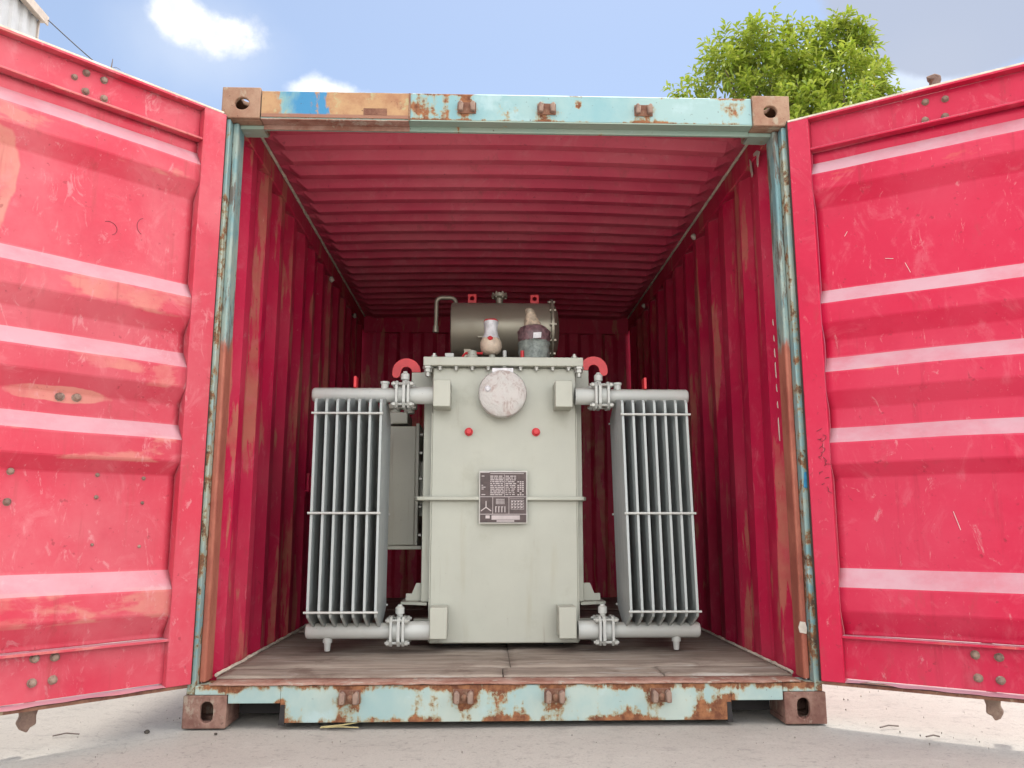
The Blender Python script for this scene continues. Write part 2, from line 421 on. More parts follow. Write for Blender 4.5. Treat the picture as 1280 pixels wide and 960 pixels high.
# ------------------------------------------------------------------ mesh helpers
class B:
    def __init__(s):
        s.v, s.f = [], []

    def add(s, vs, fs):
        o = len(s.v)
        s.v += [tuple(p) for p in vs]
        s.f += [tuple(i + o for i in f) for f in fs]
        return s

    def box(s, x0, x1, y0, y1, z0, z1):
        x0, x1 = min(x0, x1), max(x0, x1); y0, y1 = min(y0, y1), max(y0, y1); z0, z1 = min(z0, z1), max(z0, z1)
        return s.add([(x0, y0, z0), (x1, y0, z0), (x1, y1, z0), (x0, y1, z0), (x0, y0, z1), (x1, y0, z1), (x1, y1, z1), (x0, y1, z1)],
                     [(0, 3, 2, 1), (4, 5, 6, 7), (0, 1, 5, 4), (1, 2, 6, 5), (2, 3, 7, 6), (3, 0, 4, 7)])

    def prism(s, pts, w0, w1, ax):
        """polygon in the plane across axis ax (0: pts=(y,z), 1: (x,z), 2: (x,y)), extruded w0..w1"""
        def P(p, w):
            return (w, p[0], p[1]) if ax == 0 else (p[0], w, p[1]) if ax == 1 else (p[0], p[1], w)
        n = len(pts)
        vs = [P(p, w0) for p in pts] + [P(p, w1) for p in pts]
        fs = [tuple(range(n - 1, -1, -1)), tuple(range(n, 2 * n))]
        fs += [(i, (i + 1) % n, n + (i + 1) % n, n + i) for i in range(n)]
        return s.add(vs, fs)

    def tube(s, path, r, n=12, cap=True):
        path = [Vector(p) for p in path]
        rs = r if isinstance(r, (list, tuple)) else [r] * len(path)
        rings = []
        ref = None
        for i, p in enumerate(path):
            t = (path[min(i + 1, len(path) - 1)] - path[max(i - 1, 0)]).normalized()
            if ref is None:
                ref = Vector((0, 0, 1)) if abs(t.z) < .9 else Vector((1, 0, 0))
            a = (ref - t * ref.dot(t)).normalized()
            ref = a
            b = t.cross(a)
            rings.append([p + (a * math.cos(2 * math.pi * j / n) + b * math.sin(2 * math.pi * j / n)) * rs[i] for j in range(n)])
        vs = [q for rg in rings for q in rg]
        fs = [(i * n + j, i * n + (j + 1) % n, (i + 1) * n + (j + 1) % n, (i + 1) * n + j) for i in range(len(path) - 1) for j in range(n)]
        if cap:
            fs += [tuple(range(n - 1, -1, -1)), tuple(range((len(path) - 1) * n, len(path) * n))]
        return s.add(vs, fs)

    def cyl(s, p, q, r, n=20):
        return s.tube([p, q], r, n)

    def lathe(s, prof, c, ax=2, n=28, jit=0.0, seed=0, lean=(0, 0)):
        """prof = [(radius, height)], turned about axis ax through c"""
        rr = random.Random(seed)
        vs, fs = [], []
        for i, (r, h) in enumerate(prof):
            t = i / max(1, len(prof) - 1)
            for j in range(n):
                a = 2 * math.pi * j / n
                q = r * (1 + (rr.random() - .5) * 2 * jit)
                u, w = q * math.cos(a) + lean[0] * t, q * math.sin(a) + lean[1] * t
                hh = h + (rr.random() - .5) * jit * r
                vs.append((c[0] + u, c[1] + w, c[2] + hh) if ax == 2 else (c[0] + u, c[1] + hh, c[2] + w) if ax == 1 else (c[0] + hh, c[1] + u, c[2] + w))
        for i in range(len(prof) - 1):
            for j in range(n):
                fs.append((i * n + j, i * n + (j + 1) % n, (i + 1) * n + (j + 1) % n, (i + 1) * n + j))
        fs += [tuple(range(n - 1, -1, -1)), tuple(range((len(prof) - 1) * n, len(prof) * n))]
        return s.add(vs, fs)

    def holed(s, x0, x1, z0, z1, hole, y0, y1, ax=1):
        """plate with a hole (list of points round its centre) between y0 and y1; ax = thickness axis"""
        cx, cz = sum(p[0] for p in hole) / len(hole), sum(p[1] for p in hole) / len(hole)
        out = []
        for (hx, hz) in hole:
            dx, dzz = hx - cx, hz - cz
            tt = min([(x1 - cx) / dx if dx > 1e-9 else 9e9, (x0 - cx) / dx if dx < -1e-9 else 9e9,
                      (z1 - cz) / dzz if dzz > 1e-9 else 9e9, (z0 - cz) / dzz if dzz < -1e-9 else 9e9])
            out.append([cx + dx * tt, cz + dzz * tt])
        for q in ((x0, z0), (x1, z0), (x1, z1), (x0, z1)):
            i = min(range(len(out)), key=lambda i: (out[i][0] - q[0]) ** 2 + (out[i][1] - q[1]) ** 2)
            out[i] = list(q)
        P = (lambda p, w: (p[0], w, p[1])) if ax == 1 else (lambda p, w: (p[0], p[1], w)) if ax == 2 else (lambda p, w: (w, p[0], p[1]))
        n = len(hole)
        vs = [P(p, y0) for p in out] + [P(p, y0) for p in hole] + [P(p, y1) for p in out] + [P(p, y1) for p in hole]
        fs = []
        for i in range(n):
            j = (i + 1) % n
            fs += [(i, j, n + j, n + i), (2 * n + i, 3 * n + i, 3 * n + j, 2 * n + j), (n + i, n + j, 3 * n + j, 3 * n + i), (i, 2 * n + i, 2 * n + j, j)]
        return s.add(vs, fs)

    def grid(s, fn, nu, nv):
        vs = [fn(i / nu, j / nv) for i in range(nu + 1) for j in range(nv + 1)]
        fs = [(i * (nv + 1) + j, (i + 1) * (nv + 1) + j, (i + 1) * (nv + 1) + j + 1, i * (nv + 1) + j + 1) for i in range(nu) for j in range(nv)]
        return s.add(vs, fs)

    def build(s, name, m, parent=None, bevel=0.0, smooth=35, solid=0.0, label=None):
        me = bpy.data.meshes.new(name)
        me.from_pydata(s.v, [], s.f)
        bm = bmesh.new()
        bm.from_mesh(me)
        bmesh.ops.recalc_face_normals(bm, faces=bm.faces)
        bm.to_mesh(me)
        bm.free()
        me.materials.append(m)
        if smooth:
            me.polygons.foreach_set('use_smooth', [True] * len(me.polygons))
            me.set_sharp_from_angle(angle=R(smooth))
        o = bpy.data.objects.new(name, me)
        COL.objects.link(o)
        if parent is not None:
            o.parent = parent
        if solid:
            md = o.modifiers.new('thickness', 'SOLIDIFY')
            md.thickness = solid
            md.offset = 0
        if bevel:
            md = o.modifiers.new('bevel', 'BEVEL')
            md.width = bevel
            md.segments = 2
            md.limit_method = 'ANGLE'
            md.angle_limit = R(40)
        if label:
            o['label'] = label
        return o


def empty(name, loc=(0, 0, 0), rz=0.0, parent=None):
    o = bpy.data.objects.new(name, None)
    o.empty_display_size = .2
    COL.objects.link(o)
    o.location = loc
    o.rotation_euler = (0, 0, rz)
    if parent is not None:
        o.parent = parent
    return o


def tag(o, label=None, cat=None, group=None, kind=None):
    if label: o['label'] = label
    if cat: o['category'] = cat
    if group: o['group'] = group
    if kind: o['kind'] = kind
    return o


def oval(cx, cz, rx, rz, n=24, flat=None):
    """rounded slot outline"""
    pts = []
    for i in range(n):
        a = 2 * math.pi * i / n
        x, z = math.cos(a), math.sin(a)
        if rz > rx:
            pts.append((cx + rx * x, cz + rx * z + (rz - rx) * (1 if z > 1e-6 else -1 if z < -1e-6 else 0)))
        else:
            pts.append((cx + rz * x + (rx - rz) * (1 if x > 1e-6 else -1 if x < -1e-6 else 0), cz + rz * z))
    return pts


# ------------------------------------------------------------------ ground
g = B()
def gf(u, v):
    # finer squares near the container, one sheet out to the horizon
    def sp(t):
        t = t * 2 - 1
        return math.copysign(abs(t) ** 4 * 600 + abs(t) * 3, t)
    x, y = sp(u), sp(v)
    return (x, y, 0.006 * mnoise.noise((x * .9, y * .9, 0)) * (1 if abs(x) + abs(y) < 40 else 0) - .004)
g.grid(gf, 60, 60)
o = g.build('ground', M['ground'])
tag(o, 'pale concrete yard under and around the container', None, None, 'structure')

# ------------------------------------------------------------------ container
CT = empty('shipping_container')
tag(CT, 'open red shipping container with chipped turquoise end frame', 'shipping container')

# corner castings: hollow blocks with real holes
def casting(sx, y0, z0, top, front):
    b = B()
    xa, xb = (-1.219, -1.057) if sx < 0 else (1.057, 1.219)
    y1 = y0 + .178 if front else y0
    ya = y0 if front else y0 - .178
    yb = y1
    z1 = z0 + (.140 if top else .118)
    t = .022
    cx = (xa + xb) / 2
    hole = oval(cx - .004 * sx, z0 + .066, .030, .028, 24) if top else oval(cx + .008 * -sx, z0 + .058, .0245, .038, 24)
    b.holed(xa, xb, z0, z1, hole, ya, ya + t)
    th = oval(cx, (ya + yb) / 2, .022, .036, 24)
    zt0, zt1 = (z1 - t, z1) if top else (z0, z0 + t)
    b.holed(xa, xb, ya + t, yb, th, zt0, zt1, ax=2)
    if top: b.box(xa, xb, ya + t, yb, z0, z0 + .02)
    else: b.box(xa, xb, ya + t, yb, z1 - .02, z1)
    zl, zh = (z0 + .02, z1 - t) if top else (z0 + t, z1 - .02)
    b.box(xa, xa + t, ya + t, yb, zl, zh)
    b.box(xb - t, xb, ya + t, yb, zl, zh)
    b.box(xa + t, xb - t, yb - t, yb, zl, zh)
    return b.build('corner_casting', M['casting_top'] if top else M['casting'], CT, bevel=.004)

L = 3.95
for sx in (-1, 1):
    casting(sx, -.004, .002, False, True)
    casting(sx, -.004, 2.451, True, True)
    casting(sx, L, .002, False, False)
    casting(sx, L, 2.451, True, False)

# corner posts and the recess strip beside them
for sx in (-1, 1):
    pl = [(1.212, .006), (1.180, .006), (1.180, .05), (1.195, .06), (1.195, .12), (1.212, .12)]
    B().prism([(sx * x, y) for x, y in pl], .121, 2.449, 2).build('corner_post', M['post'], CT, bevel=.004)
    pl = [(1.1795, .044), (1.160, .040), (1.154, .046), (1.154, .125), (1.17, .125), (1.1795, .12)]
    B().prism([(sx * x, y) for x, y in pl], .160, 2.4485, 2).build('door_recess', M['post_recess'], CT, bevel=.004)
    B().box(sx * 1.05, sx * 1.214, 3.758, L - .004, .121, 2.449).build('corner_post', M['wall'], CT)
    B().box(sx * 1.0555, sx * 1.1535, .0615, .14, 2.4325, 2.4485).build('gusset_plate', M['header_lip'], CT)
    B().box(sx * 1.0545, sx * 1.1795, .0015, .1195, .1205, .1535).build('corner_plate', M['sill'], CT, bevel=.003)

# header
hb_ = B()
hb_.prism([(.006, 2.459), (.006, 2.578), (.012, 2.583), (.155, 2.583), (.155, 2.556), (.076, 2.556), (.076, 2.459)], -1.055, 1.055, 0)
HD = hb_.build('header_beam', M['header'], CT, bevel=.002)
B().box(-1.055, 1.055, .0065, .060, 2.4535, 2.4585).build('header_lip', M['header_lip'], CT)
B().box(-1.055, 1.055, .0605, .076, 2.432, 2.4585).build('header_lip', M['header_lip'], CT, bevel=.002)
kk = mat('orange_rust_with_blue_paint')
o3 = kk.xyz(kk.co)
n1 = kk.noise(7, 10, .7)
c = kk.mix(kk.step(n1, .35, .65), (.40, .19, .10), (.54, .33, .17))
c = kk.mix(kk.step(kk.noise(12, 8, .7, off=3), .56, .64, 0, .8), c, (.48, .44, .24))
c = kk.mix(kk.step(kk.noise(9, 9, .75, off=7), .58, .68, 0, .75), c, (.30, .11, .07))
wv = kk.math('ADD', o3[0], kk.math('MULTIPLY', kk.math('SUBTRACT', kk.noise(9, 6, .6, stretch=(1, 1, .5), off=5), .5), .34))
bl = kk.math('MULTIPLY', kk.step(wv, -1.00, -.97), kk.step(wv, -.775, -.80))
bl = kk.math('MULTIPLY', bl, kk.step(kk.math('ADD', o3[2], kk.math('MULTIPLY', n1, .03)), 2.483, 2.492))
bl = kk.math('MULTIPLY', bl, kk.step(kk.noise(20, 8, .7, stretch=(1, 1, .4), off=11), .36, .44))
c = kk.mix(bl, c, kk.mix(kk.step(wv, -.99, -.90), (.26, .45, .44), (.06, .27, .50)))
c = kk.mix(kk.step(kk.noise(55, 4, .7), .64, .70, 0, .8), c, (.10, .04, .03))
c = kk.mix(kk.step(o3[2], 2.479, 2.472, 0, .8), c, (.32, .15, .11))
M['patch'] = finish(kk, c, .8, bump=n1, strength=.4, dist=.004)
B().prism([(.002, 2.460), (.002, 2.577), (.0055, 2.577), (.0055, 2.460)], -1.053, -.425, 0).build('repair_plate', M['patch'], CT, bevel=.001,
    label='orange rusty repair plate with a blue paint patch')
B().box(-1.053, -.428, .0035, .0600, 2.4495, 2.4533).build('repair_plate', M['threshold'], CT)
B().box(-1.053, -.428, .0565, .0603, 2.430, 2.4494).build('repair_plate', M['threshold'], CT)
B().box(-.429, -.421, -.001, .005, 2.4535, 2.578).build('weld_seam', M['rust'], CT, bevel=.002)


def keeper(x, z, y0, big, m1=None):
    """lock keeper: backing plate with two lugs and a bolt stub"""
    t = empty('lock_keeper', (x, 0, z), 0, CT)
    B().box(-.040, .040, y0 - .006, y0 - .0005, -.026, .026).build('backing_plate', m1 or M['rust'], t, bevel=.003)
    for q in (-1, 1):
        B().prism([(q * .036, -.022), (q * .036, .018), (q * .026, .024), (q * .014, .012), (q * .016, -.022)], y0 - (.045 if big else .03), y0 - .0065, 1).build('lug', M['bolt'], t, bevel=.005)
    if big:
        B().lathe([(.005, 0), (.013, -.004), (.013, -.012), (.004, -.018)], (.004, y0 - .0065, -.004), 1, 10).build('bolt_stub', M['rust'], t)
    return t
for x in (-.18, .163, .582):
    keeper(x, 2.515, .006, False)
for x in (-.598, -.17, .176, .58):
    keeper(x, .112, .000, True)
B().box(-.62, -.52, .0006, .0018, 2.475, 2.505).build('rust_scab', M['rust'], CT)

# rear sill
sl = B()
sl.box(-.858, .853, .000, .012, .020, .152)
for (xa, xb) in ((-1.054, -.8585), (.8535, 1.054)):
    sl.box(xa, xb, .001, .012, .090, .152)
SILL = sl.build('rear_sill', M['sill'], CT, bevel=.002)
fr = B()
fr.prism([(-.862, .012), (-.856, .085), (-.84, .085), (-.84, .012)], -.002, .16, 1)
fr.prism([(.858, .012), (.851, .085), (.836, .085), (.836, .012)], -.002, .16, 1)
fr.box(-.8395, .8355, .013, .16, .022, .03)
fr.box(-1.052, 1.052, .16, .172, .022, .148)
fr.build('sill_web', M['dark'], CT)
# dented threshold plate on top of the sill
th = B()
def tf(u, v):
    x = -1.124 + 2.248 * u
    y = -.006 + .118 * v
    dent = .004 * mnoise.noise((x * 5, 0, 1)) + .003 * mnoise.noise((x * 17, 0, 4))
    return (x, y + dent * (1 - v), .1575 + (dent * .7 if v < .9 else 0))
th.grid(tf, 90, 3)
th.build('threshold_plate', M['threshold'], CT, solid=.006)

# bottom rails and cross members
for sx in (-1, 1):
    B().box(sx * 1.212, sx * 1.15, .175, L - .18, .03, .155).build('bottom_rail', M['wall'], CT)
for i in range(7):
    B().box(-1.148, 1.148, .45 + i * .47, .53 + i * .47, .04, .1325).build('cross_member', M['dark'], CT)

# plywood floor, board by board
rows = [(.115, .305), (.309, 1.50), (1.504, 2.70), (2.704, 3.73)]
for ri, (ya, yb) in enumerate(rows):
    cuts = [(-1.142, .016), (.020, 1.142)] if ri else [(-1.135, -.02), (-.014, .62), (.626, 1.135)]
    for (xa, xb) in cuts:
        zz = .158 + rnd.random() * .003
        bb = B()
        bb.grid(lambda u, v: (xa + (xb - xa) * u, ya + (yb - ya) * v,
                zz + .0025 * mnoise.noise((u * 7 + ri, v * 5, xa)) - (.004 if v in (0, 1) or u in (0, 1) else 0)), 26, 12)
        bb.build('floor_board', M['wood'], CT, solid=.02)

# corrugated side walls
def corr(y, pitch=.278):
    t = (y / pitch) % 1.0
    if t < .26: return 0.0
    if t < .5: return (t - .26) / .24
    if t < .76: return 1.0
    return 1 - (t - .76) / .24
for sx in (-1, 1):
    ys = [.127]
    i = 0
    while ys[-1] < 3.70:
        for fr_ in (0, .26, .5, .76):
            yy = (i + fr_) * .278
            if .135 < yy < 3.72: ys.append(yy)
        i += 1
        if i > 40: break
    ys.append(3.735)
    w = B()
    nz = 10
    vs = []
    for j in range(nz + 1):
        z = .150 + (2.437 - .150) * j / nz
        for y in ys:
            wob = .004 * mnoise.noise((y * 1.3, z * 1.1, sx * 5))
            vs.append((sx * (1.162 + .036 * corr(y) + wob), y, z))
    ny = len(ys)
    w.add(vs, [(j * ny + q, j * ny + q + 1, (j + 1) * ny + q + 1, (j + 1) * ny + q) for j in range(nz) for q in range(ny - 1)])
    w.build('side_wall', M['wall'], CT, solid=.004, smooth=0)
    B().box(sx * 1.152, sx * 1.206, .145, L - .18, 2.438, 2.548).build('top_rail', M['wall'], CT, bevel=.004)
    # sealant along the roof edge and the floor edge
    p1, p2 = [], []
    for q in range(140):
        y = .16 + q * .0254
        p1.append((sx * (1.146 + .002 * mnoise.noise((y * 9, 1, sx))), y, 2.541 + .002 * mnoise.noise((y * 7, 3, sx))))
        p2.append((sx * (1.152 - .012 * abs(mnoise.noise((y * 5, 2, sx)))), y, .166))
    B().tube(p1, [.007 + .006 * max(0, mnoise.noise((q * .9, sx, 0))) for q in range(140)], 8).build('sealant_bead', M['bead'], CT)
    B().tube(p2, [.007 + .007 * max(0, mnoise.noise((q * .7, sx, 5))) for q in range(140)], 8).build('sealant_bead', M['bead'], CT)

# corrugated, slightly arched roof
rf = B()
ys = [.15]
i = 0
while True:
    y0 = .19 + i * .165
    if y0 + .165 > 3.72: break
    ys += [y0, y0 + .036, y0 + .085, y0 + .110]
    i += 1
ys.append(3.74)
def rz_(y):
    t = (y - .19) % .165
    if y < .19: return 0
    return -(t / .036) if t < .036 else -1 if t < .0849 else -(1 - (t - .085) / .025) if t < .110 else 0
xs = [-1.152, -1.10, -1.05] + [-1.0 + .1 * q for q in range(21)] + [1.05, 1.10, 1.152]
vs = []
for y in ys:
    for x in xs:
        e = max(0, min(1, (1.115 - abs(x)) / .05))
        z = 2.551 + .026 * (1 - (x / 1.152) ** 2) + .040 * e * rz_(y) + .003 * mnoise.noise((x * 1.2, y * 1.5, 3))
        vs.append((x, y, z))
nx = len(xs)
rf.add(vs, [(j * nx + q, j * nx + q + 1, (j + 1) * nx + q + 1, (j + 1) * nx + q) for j in range(len(ys) - 1) for q in range(nx - 1)])
rf.build('roof', M['roof'], CT, solid=.003, smooth=0)

# inner end wall
ew = B()
xs = []
i = 0
while True:
    x0 = -1.15 + i * .21
    if x0 > 1.15: break
    xs += [(x0, 0), (x0 + .07, 0), (x0 + .105, .04), (x0 + .175, .04)]
    i += 1
xs = [q for q in xs if q[0] < 1.155]
vs = [(x, 3.755 - dd, z) for z in (.15, 2.43) for x, dd in xs]
ew.add(vs, [(q, q + 1, len(xs) + q + 1, len(xs) + q) for q in range(len(xs) - 1)])
ew.build('end_wall', M['wall'], CT, solid=.004, smooth=0)
B().prism([(3.70, 2.405), (3.70, 2.546), (3.746, 2.547), (3.746, 2.586), (3.80, 2.586), (3.80, 2.405)], -1.1505, 1.1505, 0).build('end_rail', M['wall'], CT)


# small things stuck on the inside of the container
def ragged(name, m, pts, x=None, y=None, th=.002, parent=CT, label=None):
    b = B()
    if x is not None: b.prism(pts, x, x + th, 0)
    else: b.prism(pts, y, y + th, 1)
    return b.build(name, m, parent, label=label)
def blob(name, m, p, r, parent=CT, seed=0):
    b = B().lathe([(r * .3, -r), (r * .9, -r * .4), (r, .2 * r), (r * .5, r)], p, 2, 8, .25, seed)
    return b.build(name, m, parent)
for q, p in enumerate(((-1.148, 2.17, 2.405), (-1.148, 3.17, 2.41), (1.146, 1.38, 2.45), (1.146, 2.95, 2.45))):
    blob('sealant_lump', M['tape'], p, .018, CT, q)
ragged('tape_scrap', M['tape'], [(.31, 2.37), (.325, 2.44), (.345, 2.46), (.34, 2.40), (.325, 2.36)], x=1.150)
ragged('tape_scrap', M['tape'], [(.20, 2.43), (.24, 2.455), (.29, 2.46), (.285, 2.445), (.245, 2.435), (.25, 2.39), (.235, 2.37), (.225, 2.41)], x=1.150)
for (za, zb) in ((1.10, 1.20), (1.24, 1.27), (1.31, 1.345), (1.37, 1.44), (1.46, 1.50), (1.53, 1.56), (1.60, 1.63)):
    ragged('tape_strip', M['tape'], [(.142, za), (.146, zb), (.152, zb - .01), (.149, za + .006)], x=1.1475)
ragged('tape_scrap', M['tape'], [(1.146, .335), (1.172, .33), (1.176, .352), (1.170, .374), (1.150, .377), (1.142, .355)], y=.034, th=.004)
ragged('paint_chip', M['blue'], [(1.184, .90), (1.211, .895), (1.211, .965), (1.19, .96)], y=.002, th=.003)
ragged('paint_chip', M['blue'], [(1.205, 1.95), (1.2115, 1.95), (1.2115, 2.25), (1.206, 2.25)], y=.002, th=.003)
b = B().tube([(-1.150, 1.62, .95), (-1.135, 1.62, .95), (-1.135, 1.62, 1.05), (-1.135, 1.70, 1.05), (-1.135, 1.70, .95), (-1.150, 1.70, .95)], .008, 8)
b.build('lashing_ring', M['wall'], CT)


# ------------------------------------------------------------------ doors
RIDGES = [(2.262, 2.195, 2.125, 2.055), (1.702, 1.636, 1.560, 1.492), (1.422, 1.354, 1.278, 1.210),
          (1.136, 1.070, .990, .936), (.588, .512, .428, .352)]


def door(side, ang, m, label):
    """local x runs from the hinge along the door, v*y faces the viewer, z up"""
    D = empty('door', (side * 1.2, -.03, 0), R(-ang) if side > 0 else R(180 + ang), CT)
    D['label'] = label
    v = -1 if side > 0 else 1
    w = 1.17
    def bx(b, x0, x1, d0, d1, z0, z1):      # depth d measured from the inner face away from the viewer
        return b.box(x0, x1, -v * d0, -v * d1, z0, z1)
    bx(B(), -.017 if side < 0 else -.006, .080, 0, .055, .163, 2.4555).build('stile', m, D, bevel=.003)
    bx(B(), 1.082, w, 0, .055, .163, 2.4555).build('stile', m, D, bevel=.003)
    t = B()
    bx(t, .0805, 1.0815, .036, .042, 2.317, 2.4455)
    bx(t, .0805, 1.0815, -.001, .050, 2.446, 2.4555)
    bx(t, .0805, 1.0815, .001, .050, 2.308, 2.3165)
    t.build('top_rail', m, D, bevel=.0015)
    t = B()
    bx(t, .0805, 1.0815, .028, .034, .1765, .327)
    bx(t, .0805, 1.0815, -.001, .050, .3275, .336)
    t.grid(lambda a, c_: (.0805 + 1.001 * a, -v * (-.004 - .006 * (1 if .08 < a < .2 else 0) * math.sin((a - .08) / .12 * math.pi) + .045 * c_), .166 + .007 * c_ + .005 * (1 - c_) * mnoise.noise((a * 9, side, 0)) + (.012 * (1 - c_) * math.sin((a - .05) / .14 * math.pi) if side > 0 and .05 < a < .19 else 0)), 60, 3)
    t.build('bottom_rail', m, D, smooth=30, solid=.0)
    # corrugated panel with a few dents
    prof = [(2.3075, .042), (2.28, .042)]
    for (a, b_, c_, d_) in RIDGES:
        prof += [(a, .044), (b_, .002), (c_, .002), (d_, .044)]
    prof += [(.345, .044), (.3365, .044)]
    rp = [prof[0]]                                # ease the pressed corners
    for i in range(1, len(prof) - 1):
        for o_ in (i - 1, i + 1):
            dz_, dd_ = prof[o_][0] - prof[i][0], prof[o_][1] - prof[i][1]
            l = math.hypot(dz_, dd_)
            f = min(.0035 / l, .45)
            rp.append((prof[i][0] + dz_ * f, prof[i][1] + dd_ * f))
    prof = rp + [prof[-1]]
    zs = []
    for i in range(len(prof) - 1):
        n = max(1, int((prof[i][0] - prof[i + 1][0]) / .05))
        for q in range(n):
            f = q / n
            zs.append((prof[i][0] * (1 - f) + prof[i + 1][0] * f, prof[i][1] * (1 - f) + prof[i + 1][1] * f))
    zs.append(prof[-1])
    nx = 34
    vs = []
    for (z, dd) in zs:
        for q in range(nx + 1):
            x = .0815 + .999 * q / nx
            wob = .0045 * mnoise.noise((x * 2.3 + side * 7, z * 2.1, 0)) + .0030 * mnoise.noise((x * 6 + side * 3, z * 7, 2))
            vs.append((x, -v * (dd + wob), z + .003 * mnoise.noise((x * 3, z * 4, side))))
    pn = B()
    pn.add(vs, [(i * (nx + 1) + q, i * (nx + 1) + q + 1, (i + 1) * (nx + 1) + q + 1, (i + 1) * (nx + 1) + q) for i in range(len(zs) - 1) for q in range(nx)])
    pn.build('door_panel', m, D, smooth=13, solid=.003)
    t = B()
    bx(t, .0808, .0845, .003, .05, .337, 2.307)
    # gasket around the back
    g_ = B()
    bx(g_, -.012, w + .01, .056, .074, .148, .162)
    bx(g_, -.012, w + .01, .010, .074, 2.456, 2.466)
    bx(g_, -.026 if side < 0 else -.016, -.0175 if side < 0 else -.0065, .012, .074, .1625, 2.4555)
    bx(g_, w + .001, w + .012, .012, .074, .1625, 2.4555)
    g_.build('gasket', M['gasket'], D)
    bx(B(), -.006, w, .004, .0555, .1515, .1625).build('bottom_seal', M['rust'], D)
    bx(B(), -.004, w, .0, .009, 2.456, 2.463).build('top_seal', M['bead'], D)
    # locking bars on the outer face with their cam ends
    for xb in ((.555, .95) if side > 0 else (.50, .95)):
        lb = B()
        lb.cyl((xb, -v * .098, .12), (xb, -v * .098, 2.47 if side < 0 else 2.53), .017, 14)
        lb.build('locking_bar', M['rust'], D)
        cb = B()
        cb.prism([(xb - .028, .148), (xb + .030, .148), (xb + .024, .118), (xb + .034, .100), (xb + .022, .078), (xb + .004, .068), (xb - .004, .084), (xb - .022, .092), (xb - .02, .120)], -v * .078, -v * .118, 1)
        cb.build('locking_cam', M['bolt'], D, bevel=.006)
        if side > 0:
            cb = B()
            cb.prism([(xb - .03, 2.468), (xb + .03, 2.468), (xb + .034, 2.50), (xb + .018, 2.51), (xb + .03, 2.535), (xb + .008, 2.55), (xb - .026, 2.545), (xb - .02, 2.53), (xb + .002, 2.525), (xb - .016, 2.50)], -v * .078, -v * .118, 1)
            cb.build('locking_cam', M['bolt'], D, bevel=.006)
    # bolts
    if side > 0:
        bl = [(.522, 2.414, .036, .9), (.592, 2.407, .036, .9), (.516, 2.338, .036, .9), (.586, 2.335, .036, .9),
              (.519, .297, .028, 1.0), (.592, .294, .028, 1.0), (.522, .219, .028, 1.0), (.590, .217, .028, 1.0)]
    else:
        bl = [(.570, 2.389, .036, .75), (.531, 2.422, .036, .9), (.467, 2.420, .036, .9), (.528, 2.349, .036, .9), (.461, 2.347, .036, .9),
              (.521, .314, .028, 1), (.458, .312, .028, 1), (.522, .236, .028, 1), (.459, .238, .028, 1),
              (.515, 1.196, .044, 1.1), (.460, 1.199, .044, 1.1), (.646, .929, .044, .9), (.646, .826, .044, .9),
              (.365, .928, .044, .5), (.199, .923, .044, .5), (.364, .849, .044, .6), (.198, .832, .044, .5), (.364, .682, .044, .45), (.198, .673, .044, .5)]
    for q, (x, z, dd, sc) in enumerate(bl):
        r = .0125 * sc
        B().lathe([(r * 1.25, .001), (r * 1.25, -.003 * sc), (r, -.004 * sc), (r * .95, -.013 * sc), (r * .55, -.018 * sc), (r * .1, -.019 * sc)] if v < 0 else
                  [(r * 1.25, -.001), (r * 1.25, .003 * sc), (r, .004 * sc), (r * .95, .013 * sc), (r * .55, .018 * sc), (r * .1, .019 * sc)],
                  (x, -v * dd, z), 1, 10, .06, q).build('bolt', M['bolt'], D)
    # weld lumps along the top rail
    for q in range(7):
        B().lathe([(.007, -.003), (.005, .002), (.001, .004)], (.14 + q * .155, -v * .036, 2.441), 1, 8, .2, q).build('weld_lump', m, D)
    return D, v


def stroke(D, v, name, m, pts, dd, wd=.0016):
    b = B()
    for p, q in zip(pts[:-1], pts[1:]):
        dx, dz_ = q[0] - p[0], q[1] - p[1]
        l = math.hypot(dx, dz_) or 1
        nx_, nz_ = -dz_ / l * wd, dx / l * wd
        y0, y1 = -v * (dd - .0025), -v * (dd - .0005)
        P4 = [(p[0] + nx_, p[1] + nz_), (q[0] + nx_, q[1] + nz_), (q[0] - nx_, q[1] - nz_), (p[0] - nx_, p[1] - nz_)]
        b.prism(P4, y0, y1, 1)
    return b.build(name, m, D)


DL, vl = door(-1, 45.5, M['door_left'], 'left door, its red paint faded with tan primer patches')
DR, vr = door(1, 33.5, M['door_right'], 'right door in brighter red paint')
# pen scribbles on the left door (x grows to the left there)
def pen(D, v, glyphs, x0, z0, h, dd, m, sgn, name='pen_mark', wd=.0022):
    for gi, gl in enumerate(glyphs):
        for st in gl:
            stroke(D, v, name, m, [(x0 + sgn * (gi * h * .75 + px * h), z0 + pz * h) for px, pz in st], dd, wd)
ONE, ZERO, ELL = [[(.2, 0), (.3, 1)]], [[(.1, .2), (.3, 0), (.5, .3), (.45, .8), (.25, .9), (.1, .6), (.1, .2)]], [[(.3, 1), (.1, 0), (.6, .1)]]
SQ1, SQ2 = [[(0, .5), (.6, .45)], [(.1, .1), (.7, .15)]], [[(0, 0), (.2, .9), (.35, .2), (.6, .8)]]
pen(DL, vl, [SQ2, SQ1, SQ1, ONE, ZERO, ELL], .345, 1.268, .030, .0155, M['ink'], -1)
pen(DL, vl, [SQ1, [], ONE, SQ2], .300, 1.222, .026, .0415, M['ink'], -1, wd=.0014)
curl = [(.27 + .028 * math.cos(R(a)), 1.89 + .034 * math.sin(R(a))) for a in range(-70, 80, 18)]
stroke(DL, vl, 'pen_mark', M['ink'], curl, .0435, .0008)
curl = [(.40 + .030 * math.cos(R(a)), 1.85 + .026 * math.sin(R(a))) for a in range(60, 250, 20)]
